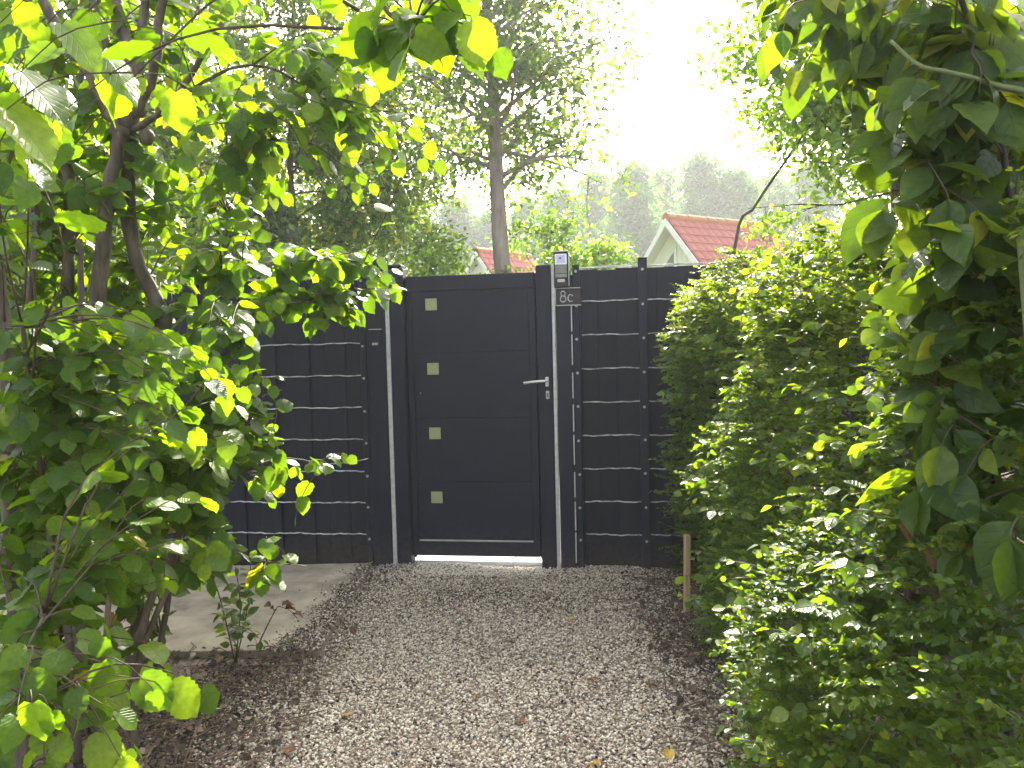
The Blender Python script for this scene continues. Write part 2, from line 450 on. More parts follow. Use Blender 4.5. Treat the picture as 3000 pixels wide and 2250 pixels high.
HAZEL_PROF = [(0, .17), (.06, .30), (.15, .385), (.3, .415), (.48, .42), (.62, .375), (.73, .29), (.82, .19), (.89, .105), (.95, .045), (1, .0)]
OVATE_PROF = [(0, .02), (.06, .12), (.15, .23), (.3, .31), (.45, .325), (.6, .29), (.75, .20), (.88, .09), (1, .0)]
SMALL_PROF = [(0, .02), (.2, .22), (.5, .30), (.8, .18), (1, .0)]
hazel_hi = [leaf_template(HAZEL_PROF, 17, 2, fold=f_, droop=d_, ripple=.014, serr=.045, cord=.10, seed=i, twist=t_)
            for i, (f_, d_, t_) in enumerate([(.18, .22, .1), (.05, .10, -.1), (-.12, .30, .15), (.28, .05, -.2), (.10, .36, .0)])]
hazel_lo = [leaf_template(HAZEL_PROF, 10, 1, fold=f_, droop=d_, ripple=.012, serr=.06, cord=.10, seed=20 + i, twist=t_)
            for i, (f_, d_, t_) in enumerate([(.18, .22, .1), (.05, .10, -.1), (-.12, .30, .15)])]
dog_hi = [leaf_template(OVATE_PROF, 10, 2, fold=f_, droop=d_, ripple=.010, cord=.03, seed=40 + i, twist=t_)
          for i, (f_, d_, t_) in enumerate([(.25, .25, .1), (.10, .40, -.15), (.40, .12, .2), (-.10, .32, -.1), (.18, .10, .1)])]
dog_lo = [leaf_template(OVATE_PROF, 7, 1, fold=f_, droop=d_, ripple=.008, seed=60 + i, twist=t_)
          for i, (f_, d_, t_) in enumerate([(.25, .25, .1), (.10, .40, -.15), (.35, .12, .2)])]
small_t = [leaf_template(SMALL_PROF, 5, 1, fold=.3, droop=.15, seed=80), leaf_template(SMALL_PROF, 5, 1, fold=.1, droop=.3, seed=81)]
far_t = [leaf_template([(0, .05), (.45, .36), (1, .02)], 3, 1, fold=.35, droop=.2, seed=90), leaf_template([(0, .05), (.5, .30), (1, .02)], 3, 1, fold=.1, droop=.35, seed=91)]

def norm(a):
    return a / (np.linalg.norm(a, axis=-1, keepdims=True) + 1e-9)

class Leaves:
    def __init__(self): self.pos, self.dir, self.nrm, self.size = [], [], [], []
    def add(self, p, d, n, s):
        self.pos.append(p); self.dir.append(d); self.nrm.append(n); self.size.append(s)
    def arrays(self):
        pos = np.array(self.pos); y = norm(np.array(self.dir)); n = np.array(self.nrm)
        x = norm(np.cross(y, n)); z = np.cross(x, y)
        return pos, np.stack([x, y, z], 1), np.array(self.size)      # basis rows

def leaf_bulk(name, templates, pos, basis, size, mat, parent, origin, width=1.0, tint=None):
    if len(pos) == 0: return None
    pick = rng.integers(0, len(templates), len(pos))
    if tint is None: tint = rng.random(len(pos))
    Vs, Fs, Us, Ts, n = [], [], [], [], 0
    for k, (tv, tf, tu) in enumerate(templates):
        idx = np.nonzero(pick == k)[0]
        if len(idx) == 0: continue
        sc = np.array([width, 1.0, 1.0])
        v = np.einsum('vk,nkj->nvj', tv * sc, basis[idx]) * size[idx][:, None, None] + pos[idx][:, None]
        Vs.append(v.reshape(-1, 3))
        Fs.append((tf[None] + (np.arange(len(idx)) * len(tv))[:, None, None]).reshape(-1, 3) + n)
        Us.append(np.tile(tu, (len(idx), 1)))
        Ts.append(np.repeat(tint[idx], len(tv)))
        n += len(idx) * len(tv)
    me = mesh_np(name, np.vstack(Vs) - np.asarray(origin, float), np.vstack(Fs), True, np.vstack(Us), np.concatenate(Ts))
    return link(name, me, mat, parent, 'stuff')

def leaf_objects(templates, pos, basis, size, mat, parent, origin, count=300, name='leaf', width=1.0):
    """the leaves that show largest become parts of their own; returns the mask of those left"""
    px, py, dep = on_screen(pos + basis[:, 1] * (size * .5)[:, None])
    score = size / dep
    score = np.where((px > -40) & (px < 3040) & (py > -40) & (py < 2290) & (dep > .3), score, 0)
    # prefer leaves nothing nearer covers: a coarse depth buffer
    cell = 45
    key = (np.clip(px // cell, -1, 70).astype(int) * 100 + np.clip(py // cell, -1, 60).astype(int))
    near = {}
    for i in range(len(pos)):
        if score[i] > 0:
            k = key[i]
            if k not in near or dep[i] < near[k]: near[k] = dep[i]
    for i in range(len(pos)):
        if score[i] > 0 and dep[i] > near[key[i]] + .12: score[i] *= .4
    order = np.argsort(-score)[:count]
    order = order[score[order] > 0]
    meshes = []
    for tv, tf, tu in templates:
        me = mesh_np(name, tv * np.array([width, 1, 1]), tf, True, tu, np.zeros(len(tv)))
        me.materials.append(mat)
        meshes.append(me)
    for c, i in enumerate(order):
        o = bpy.data.objects.new(name, meshes[c % len(meshes)])
        COL.objects.link(o)
        o.parent = parent
        Mx = Matrix.Identity(4)
        for r_ in range(3):
            for k in range(3):
                Mx[r_][k] = basis[i][k][r_] * size[i]
            Mx[r_][3] = pos[i][r_] - origin[r_]
        o.matrix_local = Mx
    left = np.ones(len(pos), bool); left[order] = False
    return left

def inside(poly, x, y):
    c = False
    j = len(poly) - 1
    for i in range(len(poly)):
        xi, yi = poly[i]; xj, yj = poly[j]
        if (yi > y) != (yj > y) and x < (xj - xi) * (y - yi) / (yj - yi) + xi: c = not c
        j = i
    return c

class Plant:
    """stems, twigs and leaves gathered before the meshes are made"""
    def __init__(self, size=0.09, petiole=0.14, droop=(0.1, 0.7), pairs=False, arch=0.12, tw=0.0022, spread=.75, jit=.35, lean=None, reach=.75):
        self.nodes, self.tw, self.lv = [], Tubes(), Leaves()
        self.size, self.petiole, self.droop, self.pairs, self.arch, self.twr, self.spread, self.jit = size, petiole, droop, pairs, arch, tw, spread, jit
        self.reach = reach
        self.lean = np.array([0., 0, 1.]) if lean is None else np.array(lean)
    def stem(self, pts): self.nodes += [np.asarray(p) for p in pts]
    def spray(self, line, nleaf, size=None, t0=0.3, radius=None):
        size = size or self.size
        line = np.asarray(line)
        r0 = radius or self.twr
        seg = np.linalg.norm(np.diff(line, axis=0), axis=1); L = np.concatenate([[0], np.cumsum(seg)])
        self.tw.add(line, np.interp(L / L[-1], [0, 1], [r0 * 1.6, r0 * .5]), 5)
        side = random.choice([-1, 1])
        ts = np.linspace(t0, 1.0, nleaf)
        for k, t in enumerate(ts):
            q = np.array([np.interp(t * L[-1], L, line[:, a]) for a in range(3)])
            q2 = np.array([np.interp(max(0, t - .08) * L[-1], L, line[:, a]) for a in range(3)])
            T = norm(q - q2)
            S = norm(np.cross(T, [0, 0, 1]) + 1e-4)
            for s_ in ((-1, 1) if self.pairs else (side,)):
                last = k == nleaf - 1
                sp = 0.12 if last else self.spread
                d = norm(T * random.uniform(.3, .8) + S * s_ * sp * random.uniform(.7, 1.2) + np.array([0, 0, -random.uniform(*self.droop)]) + rng.normal(0, .12, 3))
                n_ = self.lean + rng.normal(0, self.jit, 3)
                sz = size * random.uniform(.65, 1.2) * (0.8 if last else 1.0)
                base = q + d * self.petiole * sz
                self.tw.add([q, base], [r0 * .5, r0 * .4], 4)
                self.lv.add(base, d, n_, sz)
            side = -side
    def twig_to(self, end, nleaf, size=None, reach=1.2, tail=None):
        nodes = np.array(self.nodes)
        dd = np.linalg.norm(nodes - end, axis=1) + 0.35 * np.maximum(0, nodes[:, 2] - end[2] - .1)
        c = np.argsort(dd)[:6]
        a = nodes[random.choice(list(c))]
        v = end - a
        l = np.linalg.norm(v)
        if l < .08: return
        if l > self.reach:
            a = end - v / l * self.reach; v = end - a; l = self.reach
        m1 = a + v * .4 + np.array([0, 0, self.arch * l]) + rng.normal(0, .05 * l, 3)
        m2 = a + v * .75 + np.array([0, 0, self.arch * .8 * l]) + rng.normal(0, .04 * l, 3)
        line = smooth_line([a, m1, m2, end], 9)
        tl = tail or random.uniform(.28, .5)
        self.spray(line, nleaf, size, t0=max(.15, 1 - tl / l), radius=self.twr * (1 + .5 * l))
    def fill(self, poly, drange, n, nleaf=(5, 9), size=None, tail=None):
        xs = [p[0] for p in poly]; ys = [p[1] for p in poly]
        done = 0
        while done < n:
            x, y = random.uniform(min(xs), max(xs)), random.uniform(min(ys), max(ys))
            if not inside(poly, x, y): continue
            d = random.uniform(*drange)
            self.twig_to(P(x, y, d), random.randint(*nleaf), size, tail=tail)
            done += 1

def stem_line(px, n=16):
    """traced stem: (x, y, depth) rows -> smooth line"""
    return smooth_line([P(*p) for p in px], n)

# ================================================================== THE SETTING
def sheet(name, x0, x1, y0, y1, z, mat, nx=1, ny=1, fz=None, kind='structure'):
    xs, ys = np.linspace(x0, x1, nx + 1), np.linspace(y0, y1, ny + 1)
    X, Y = np.meshgrid(xs, ys)
    Z = np.full_like(X, z) if fz is None else fz(X, Y)
    V = np.stack([X, Y, Z], -1).reshape(-1, 3)
    i, j = np.meshgrid(np.arange(ny), np.arange(nx), indexing='ij')
    a = i * (nx + 1) + j
    Fc = np.stack([a, a + 1, a + nx + 2, a + nx + 1], -1).reshape(-1, 4)
    return link(name, mesh_np(name, V, Fc, True), mat, None, kind)

sheet('ground', -400, 400, -60, 700, -0.045, M['soil'])
sheet('lawn', -60, 60, 7.6, 90, -0.03, M['lawn'])

def gravel_height(x, y):
    g = 0.012 * np.sin(x * 3.1 + 1.0) * np.sin(y * 2.3) + 0.008 * np.sin(x * 7.3 + y * 5.1)
    mound = -0.006 * np.exp(-((x + .1) ** 2 / .25 + (y - 4.7) ** 2 / .12))
    side = -0.02 * np.clip((np.abs(x + 0.05) - .75) / .4, 0, 1)
    return g * .7 + mound + side - 0.008

def fence_y(x):          # the lane ends at the fence foot
    return 4.68 - x * tan(YAW)

sheet('gravel_path', -2.2, 1.5, 0.3, 4.72, 0, M['gravel_bed'], 74, 88, gravel_height)

def gravel():
    ico = bmesh.new(); bmesh.ops.create_icosphere(ico, subdivisions=1, radius=1.0)
    ico.verts.ensure_lookup_table()
    base = np.array([v.co for v in ico.verts]); faces = np.array([[v.index for v in f.verts] for f in ico.faces]); ico.free()
    # two octahedral stones for the far half, two twenty-sided ones near
    octa = np.array([(1, 0, 0), (-1, 0, 0), (0, 1, 0), (0, -1, 0), (0, 0, 1), (0, 0, -1)], float)
    octf = np.array([(0, 2, 4), (2, 1, 4), (1, 3, 4), (3, 0, 4), (2, 0, 5), (1, 2, 5), (3, 1, 5), (0, 3, 5)])
    Vs, Fs, Ts, n = [], [], [], 0
    for (tv, tf, y0, y1, dens, smin, smax) in ((base, faces, 2.0, 3.15, 16500, .0032, .0074), (octa, octf, 3.15, 4.72, 15500, .0036, .0080)):
        cnt = int(dens * (y1 - y0) * 2.7)
        x = rng.uniform(-1.45, 1.25, cnt); y = rng.uniform(y0, y1, cnt)
        # left border: slab edge at the back, mulch in front
        edge = np.interp(y, [2.0, 2.5, 3.3, 3.5, 4.1, 4.75], [-1.05, -1.18, -1.16, -1.03, -.96, -.90]) + rng.normal(0, .028, cnt) - .10 * rng.random(cnt) ** 30 * 2 + .03 * np.sin(y * 19)
        keep = (x > edge - .02 - .30 * (y < 3.35) * rng.random(cnt) ** 2) & (y < fence_y(x) - .01)
        x, y = x[keep], y[keep]; cnt = len(x)
        e = edge[keep]
        size = smin + (smax - smin) * rng.random(cnt) ** 2.0
        sc = size[:, None] * np.stack([rng.uniform(.8, 1.35, cnt), rng.uniform(.7, 1.1, cnt), rng.uniform(.45, .8, cnt)], 1)
        a = rng.uniform(0, 2 * pi, cnt); b_ = rng.normal(0, .5, cnt)
        ca, sa, cb, sb = np.cos(a), np.sin(a), np.cos(b_), np.sin(b_)
        R_ = np.zeros((cnt, 3, 3))
        R_[:, 0, 0] = ca; R_[:, 0, 1] = -sa * cb; R_[:, 0, 2] = sa * sb
        R_[:, 1, 0] = sa; R_[:, 1, 1] = ca * cb; R_[:, 1, 2] = -ca * sb
        R_[:, 2, 1] = sb; R_[:, 2, 2] = cb
        jit = 1 + rng.normal(0, .16, (cnt, len(tv), 1))
        v = np.einsum('nij,nvj->nvi', R_, tv[None] * jit * sc[:, None])
        zb = gravel_height(x, y); zb = np.where((x < -.885) & (y > 3.36), np.maximum(zb, .012), zb)
        z = zb + sc[:, 2] * .35 + rng.random(cnt) ** 3 * .008
        v += np.stack([x, y, z], 1)[:, None]
        # real dirt and humus mixed in at both margins and in a few patches
        dirt = np.clip(1 - (x - e) / .36, 0, 1) ** 1.2 * np.where(y < 3.7, 1.0, .75)
        dirt = np.maximum(dirt, np.clip((x - .56 + .10 * np.sin(y * 4)) / .36, 0, 1) ** 1.1)
        patch = np.sin(x * 4.1 + 2.0) * np.sin(y * 3.3 + .6) + np.sin(x * 9.0 - y * 6.0) * .4
        dirt = np.maximum(dirt, np.clip(patch - .75, 0, 1) * .9)
        dirt = np.maximum(dirt, np.exp(-((y - 4.05 + .08 * np.sin(x * 6)) / .22) ** 2) * .45 * np.exp(-((x + .1) / .7) ** 2))
        sandy_lit = np.exp(-((x + .2) / .42) ** 4) * np.clip((y - 4.40) / .15, 0, 1)  # pale sand and the sunlit strip below the gate, both in stone colour
        t = np.clip(rng.beta(1.5, 1.25, cnt), 0, 1)
        soil = rng.random(cnt) < dirt * .85
        t = np.where(soil, rng.random(cnt) * .24, t)
        t = np.where((sandy_lit > .4) & (rng.random(cnt) < .8), rng.uniform(.78, .98, cnt), t)
        Vs.append(v.reshape(-1, 3)); Fs.append((tf[None] + (np.arange(cnt) * len(tv))[:, None, None]).reshape(-1, 3) + n)
        Ts.append(np.repeat(t, len(tv))); n += cnt * len(tv)
    me = mesh_np('gravel', np.vstack(Vs), np.vstack(Fs), False, None, np.concatenate(Ts))
    o = link('gravel', me, M['stone'], None, 'stuff')
    tag(o, 'pale beige and grey gravel covering the lane up to the gate', 'gravel', kind='stuff')
gravel()

def slab_mesh(w, d, h, seed, bevel=.004):
    bm = bmesh.new(); box_bm(bm, -w / 2, w / 2, -d / 2, d / 2, -h, 0, bevel, 2)
    return bm

# concrete slabs before the left fence
hard = thing('paving', None, None, (-1.9, 4.0, 0)); hard['kind'] = 'structure'
for (x0, x1, y0, y1, dz, ry) in ((-1.93, -.905, 4.368, 4.74, -.002, .002), (-2.95, -1.938, 4.36, 4.86, .001, -.003),
                                 (-1.96, -.93, 3.385, 3.838, .004, .004), (-1.955, -.925, 3.846, 4.354, .001, .002), (-2.98, -1.968, 3.37, 4.352, -.001, -.002), (-3.95, -2.99, 3.37, 4.36, 0, 0.001)):
    bm = slab_mesh(x1 - x0, y1 - y0, .05, 0)
    o = bm_obj('slab', bm, M['concrete'], hard)
    o.location = ((x0 + x1) / 2 + 1.9, (y0 + y1) / 2 - 4.0, .010 + dz)
    o.rotation_euler = (ry, ry * .6, radians(-.6))

# bright terrace behind the gate
terr = thing('terrace', None, None, (0, 5.6, 0), -YAW); terr['kind'] = 'structure'
bmp = slab_mesh(.594, .594, .045, 0, .003); mep = bpy.data.meshes.new('paver'); bmp.to_mesh(mep); bmp.free(); mep.materials.append(M['paver'])
for i in range(-4, 5):
    for j in range(5):
        o = bpy.data.objects.new('paver', mep); COL.objects.link(o); o.parent = terr
        o.location = (i * .6 - .19, -.585 + j * .6, -.002 + random.uniform(-.001, .001)); o.rotation_euler = (random.uniform(-.002, .002), random.uniform(-.002, .002), 0)

# ================================================================== FENCE AND GATE
def fence_thing(name, label, cat, s, z=0.0, back=0.0, group=None):
    return thing(name, label, cat, fence_point(s, z, back), -YAW, group)

def fence_run(name, label, s0, s1, posts, ztop, wires, wz):
    t = fence_thing(name, label, 'fence', s0)
    L = s1 - s0
    # vertical strips, each its own piece
    x = 0.012
    k = 0
    while x < L - .02:
        w = random.choice([.118, .128, .135, .11])
        w = min(w, L - .015 - x)
        if w < .03: break
        y = random.uniform(-.004, .004)
        o = box('slat', x - .006, x + w + .004, y + .004 + .009 * (k % 2), y + .0115 + .009 * (k % 2), -.05, ztop - .001 + random.uniform(-.006, .002), M['slat'], t, bevel=.002)
        o.rotation_euler = (0, 0, random.uniform(-.012, .012) * 0)
        x += w; k += 1
    # horizontal wires, wavy where they are woven round the strips
    for zi, z in enumerate(wires):
        for back in (0, 1):
            n = int(L / .0125)
            ss = np.linspace(.0, L, n)
            ph = random.uniform(0, 6)
            zz = z + .0022 * np.sin(ss * 17 + ph) + .0015 * np.sin(ss * 47 + ph * 2) - .010 * back * 0
            yy = (-.0035 + .0055 * np.sin(ss * 2 * pi / .066 + ph) + .002 * np.sin(ss * 23 + ph)) if not back else np.full(n, .033)
            tube('wire', np.stack([ss, yy, zz], 1), np.full(n, .0040), M['wire'], t, sides=6)
    for (s, w, zt, front) in posts:
        p = box('post', s - s0 - w / 2, s - s0 + w / 2, -.052, -.012, -.06, zt, M['anthracite'], t, bevel=.004)
        box('cap', s - s0 - w / 2 - .002, s - s0 + w / 2 + .002, -.054, -.010, zt + .0005, zt + .008, M['anthracite'], p, bevel=.002)
        for z in wz:
            bm = bmesh.new()
            bmesh.ops.create_cone(bm, cap_ends=True, segments=8, radius1=.0085, radius2=.007, depth=.008,
                                  matrix=Matrix.Translation((s - s0 + random.uniform(-.002, .002), -.056, z + random.uniform(-.004, .004))) @ Matrix.Rotation(pi / 2, 4, 'X'))
            bm_obj('bolt', bm, M['bolt'], p)
    return t

WL = [.168 + .2 * i for i in range(8)] + [1.781]
BL = [.148 + .2 * i for i in range(9)]
fence_run('fence', 'dark strip fence with pale woven wires behind the hazel, over the concrete slabs', -4.6, -.928, [(-.912, .036, 1.80, 1), (-2.9, .045, 1.80, 1)], 1.775, WL, BL)
right_fence = fence_run('fence', 'dark strip fence with pale woven wires between the 8c post and the hedge', .398, 2.75, [(.400, .040, 1.785, 1), (.787, .052, 1.815, 1), (2.2, .052, 1.81, 1)], 1.772, [.183 + .2 * i for i in range(8)] + [1.781], [.158 + .2 * i for i in range(9)])
box('backing_strip', -.045, .03, -.010, .004, -.05, 1.74, M['anthracite'], right_fence, bevel=.002)  # added behind the gap to block the bright line of sky
for zi in range(8):
    box('edge_strip', -.031, -.024, -.05, -.038, .02 + zi * .198, .02 + zi * .198 + random.uniform(.15, .185), M['galvanised'], right_fence, bevel=.001)

# post and gear left of the gate
lp = fence_thing('gate_post', 'broad anthracite post left of the gate, taller block on its top', 'post', -.82)
box('shaft', -.068, .052, -.05, .05, -.08, 1.80, M['anthracite'], lp, bevel=.005)
box('top_block', -.060, .046, -.046, .046, 1.801, 1.876, M['anthracite'], lp, bevel=.006)
mb = box('bracket', -.045, .03, -.058, -.051, 1.345, 1.445, M['anthracite'], lp, bevel=.002)
box('bracket_edge', -.048, .033, -.064, -.053, 1.4465, 1.452, M['sign_edge'], mb, bevel=.001)
box('name_plate', -.028, .008, -.062, -.0585, 1.353, 1.368, M['bolt'], mb, bevel=.001)
lt = fence_thing('steel_channel', 'tall bare galvanised steel channel between broad post and hinge side of the gate', 'channel', -.753)
bm = bmesh.new(); box_bm(bm, -.013, .013, -.044, -.018, -.02, 1.835, .004, 2); bm_obj('channel_profile', bm, M['galvanised'], lt)
box('foot_plate', -.018, .030, -.052, -.008, -.018, -.004, M['galvanised'], lt, bevel=.003)

gt = fence_thing('gate', 'closed anthracite garden gate with four small square insets and a lever handle', 'gate', -.24)
def gbox(name, s0, s1, y0, y1, z0, z1, mat, parent=gt, bevel=.003):
    return box(name, s0 + .24, s1 + .24, y0, y1, z0, z1, mat, parent, bevel)
hp = gbox('frame_post', -.738, -.648, -.045, .045, -.06, 1.815, M['anthracite'], bevel=.005)
gbox('hinge_cap', -.752, -.655, -.05, .05, 1.816, 1.838, M['anthracite'], hp, .006)
gbox('hinge_bracket', -.735, -.69, -.052, -.046, 1.775, 1.812, M['anthracite'], hp, .002)
gbox('frame_post', .163, .252, -.045, .045, -.06, 1.802, M['anthracite'], bevel=.005)
gbox('top_rail', -.638, .154, -.022, .022, 1.674, 1.764, M['anthracite'])
gbox('bottom_rail', -.638, .154, -.022, .022, .044, .134, M['anthracite'])
gbox('stile', -.638, -.602, -.0215, .0215, .1345, 1.6735, M['anthracite'])
gbox('stile', .112, .154, -.0215, .0215, .1345, 1.6735, M['anthracite'])
gbox('light_stop', .150, .168, .023, .040, .02, 1.76, M['anthracite'], bevel=.002)  # added behind the latch gap to block the line of sunlight
gbox('light_stop', -.652, -.634, .023, .040, .02, 1.76, M['anthracite'], bevel=.002)  # added likewise against light through the hinge gap
gbox('drip_edge', -.600, .110, -.021, .012, .1342, .1415, M['sign_edge'], bevel=.001)
zs = [.142, .506, .899, 1.300, 1.6735]
for i in range(4):
    pn = gbox('panel', -.6015, .1115, -.012 - .0006 * i, .012, zs[i] + .0005, zs[i + 1] - .001, M['gate_panel'], bevel=.0014)
    gbox('tongue', -.601, .111, .001, .009, zs[i + 1] - .008, zs[i + 1] + .006, M['gate_panel'], pn, 0) if i < 3 else None
for z in (.407, .804, 1.200, 1.592):
    fr = gbox('inset', -.519, -.447, -.0175, -.0155, z - .036, z + .036, M['inset'], bevel=.002)
    gbox('inset_rim', -.5235, -.4425, -.0155, -.0127, z - .0405, z + .0405, M['anthracite'], fr, .001)
hd = gbox('handle', .207, .229, -.0535, -.0457, 1.082, 1.140, M['steel'], bevel=.004)
hl = Tubes()
hl.add([(.458, -.05, 1.117), (.458, -.09, 1.117)], [.008, .008], 10)
hl.add(smooth_line([(.460, -.088, 1.118), (.42, -.092, 1.117), (.37, -.092, 1.113), (.322, -.088, 1.107)], 9), np.full(9, .0085), 10)
hl.build('lever', M['steel'], hd)
lk = gbox('lock_plate', .209, .231, -.0535, -.0457, 1.008, 1.058, M['steel'], bevel=.004)
gbox('lock_cylinder', .215, .225, -.058, -.054, 1.018, 1.046, M['grey_plastic'], lk, .002)
gbox('screw', -.568, -.562, -.0245, -.0215, 1.050, 1.056, M['bolt'], bevel=.001)

rt = fence_thing('steel_channel', 'thin galvanised steel channel between latch post and the 8c post', 'channel', .264)
box('channel_profile', -.0105, .0105, -.04, -.01, -.03, 1.800, M['galvanised'], rt, bevel=.003)

rp = fence_thing('gate_post', 'anthracite post right of the gate carrying the door camera and 8c sign', 'post', .326)
box('shaft', -.048, .043, -.05, .05, -.08, 1.748, M['anthracite'], rp, bevel=.005)
box('cap', -.050, .045, -.052, .052, 1.7485, 1.756, M['anthracite'], rp, bevel=.003)

ic = fence_thing('door_camera', 'slim upright door intercom with white framed screen on top of the post', 'intercom', .317, 1.666)
bm = bmesh.new(); box_bm(bm, -.042, .042, -.082, -.053, 0, .202, .004, 2); bm_obj('housing', bm, M['anthracite'], ic)
box('hood', -.045, .045, -.094, -.050, .2025, .210, M['sign_edge'], ic, bevel=.002)
sc_ = box('screen_frame', -.035, .035, -.0855, -.0825, .130, .193, M['white_plastic'], ic, bevel=.002)
box('screen', -.024, .024, -.0875, -.086, .140, .184, M['screen'], sc_, bevel=.001)
box('lens', -.008, .002, -.0895, -.088, .163, .172, M['anthracite'], sc_, bevel=.001)
box('sensor_panel', -.034, .034, -.0850, -.0825, .078, .128, M['grey_plastic'], ic, bevel=.002)
for k in range(3):
    box('rib', -.034, .034, -.0860, -.0825, .057 + k * .0065, .061 + k * .0065, M['sign_edge'], ic, bevel=.001)
box('button', -.022, .022, -.0870, -.0825, .028, .046, M['label'], ic, bevel=.003)
box('side_strip', .0425, .047, -.080, -.055, .006, .197, M['sign_edge'], ic, bevel=.001)

sg = fence_thing('house_number_sign', 'dark house number sign reading 8c with pale edging, under the intercom', 'sign', .355, 1.61)
box('plate', -.072, .074, -.064, -.054, -.047, .047, M['anthracite'], sg, bevel=.002)
box('edging', -.0795, -.0725, -.068, -.054, -.050, .050, M['sign_edge'], sg, bevel=.001)
box('edging', -.0722, .0745, -.067, -.054, -.0535, -.0475, M['sign_edge'], sg, bevel=.001)
box('edging', -.0722, .072, -.067, -.054, .0475, .0530, M['sign_edge'], sg, bevel=.001)
def stroke(name, pts, widths, parent, y=-.0665, dep=.002):
    """flat raised stroke along a line in the sign's face"""
    pts = np.array(pts); n = len(pts)
    T = np.gradient(pts, axis=0); T /= np.linalg.norm(T, axis=1, keepdims=True) + 1e-9
    Nn = np.stack([-T[:, 1], T[:, 0]], 1); w = np.array(widths)[:, None] / 2
    a, b = pts + Nn * w, pts - Nn * w
    V = [(x, y, z) for x, z in a] + [(x, y, z) for x, z in b] + [(x, y + dep, z) for x, z in a] + [(x, y + dep, z) for x, z in b]
    Fc = []
    for i in range(n - 1):
        Fc += [(i, i + 1, n + i + 1, n + i), (2 * n + i, 3 * n + i, 3 * n + i + 1, 2 * n + i + 1), (i, 2 * n + i, 2 * n + i + 1, i + 1), (n + i, n + i + 1, 3 * n + i + 1, 3 * n + i)]
    return np.array(V), np.array(Fc)
def glyph(name, strokes, parent):
    Vs, Fs, n = [], [], 0
    for pts, w in strokes:
        v, f = stroke(name, pts, w, parent)
        Vs.append(v); Fs.append(f + n); n += len(v)
    return link(name, mesh_np(name, np.vstack(Vs), np.vstack(Fs)), M['lettering'], parent)
th_ = np.linspace(0, 2 * pi, 25)
w8 = .0045 + .0035 * np.abs(np.cos(th_))
glyph('numeral', [(np.stack([-.030 + .0125 * np.sin(th_), .018 + .0145 * np.cos(th_)], 1), w8 * .9),
                  (np.stack([-.030 + .0165 * np.sin(th_), -.013 + .0175 * np.cos(th_)], 1), w8)], sg)
tc_ = np.linspace(radians(50), radians(318), 20)
glyph('letter', [(np.stack([.014 + .0150 * np.cos(tc_), -.009 + .0205 * np.sin(tc_)], 1), .0042 + .0045 * np.abs(np.sin(np.linspace(0, pi, 20)))),
                 (np.array([(.0205, .005), (.0245, .0045), (.0285, .006)]), [.006, .009, .006])], sg)

# stake by the hedge
b0 = G(2012, 1792)
st = thing('stake', 'thin weathered wooden stake standing at the foot of the hedge', 'stake', b0)
bm = bmesh.new(); box_bm(bm, -.013, .013, -.013, .013, -.08, .385, .002)
for v in bm.verts:
    if v.co.z > .4: v.co.x *= .7; v.co.y *= .7
o = bm_obj('stake_shaft', bm, M['stake'], st); o.rotation_euler = (0, radians(1.0), .3)

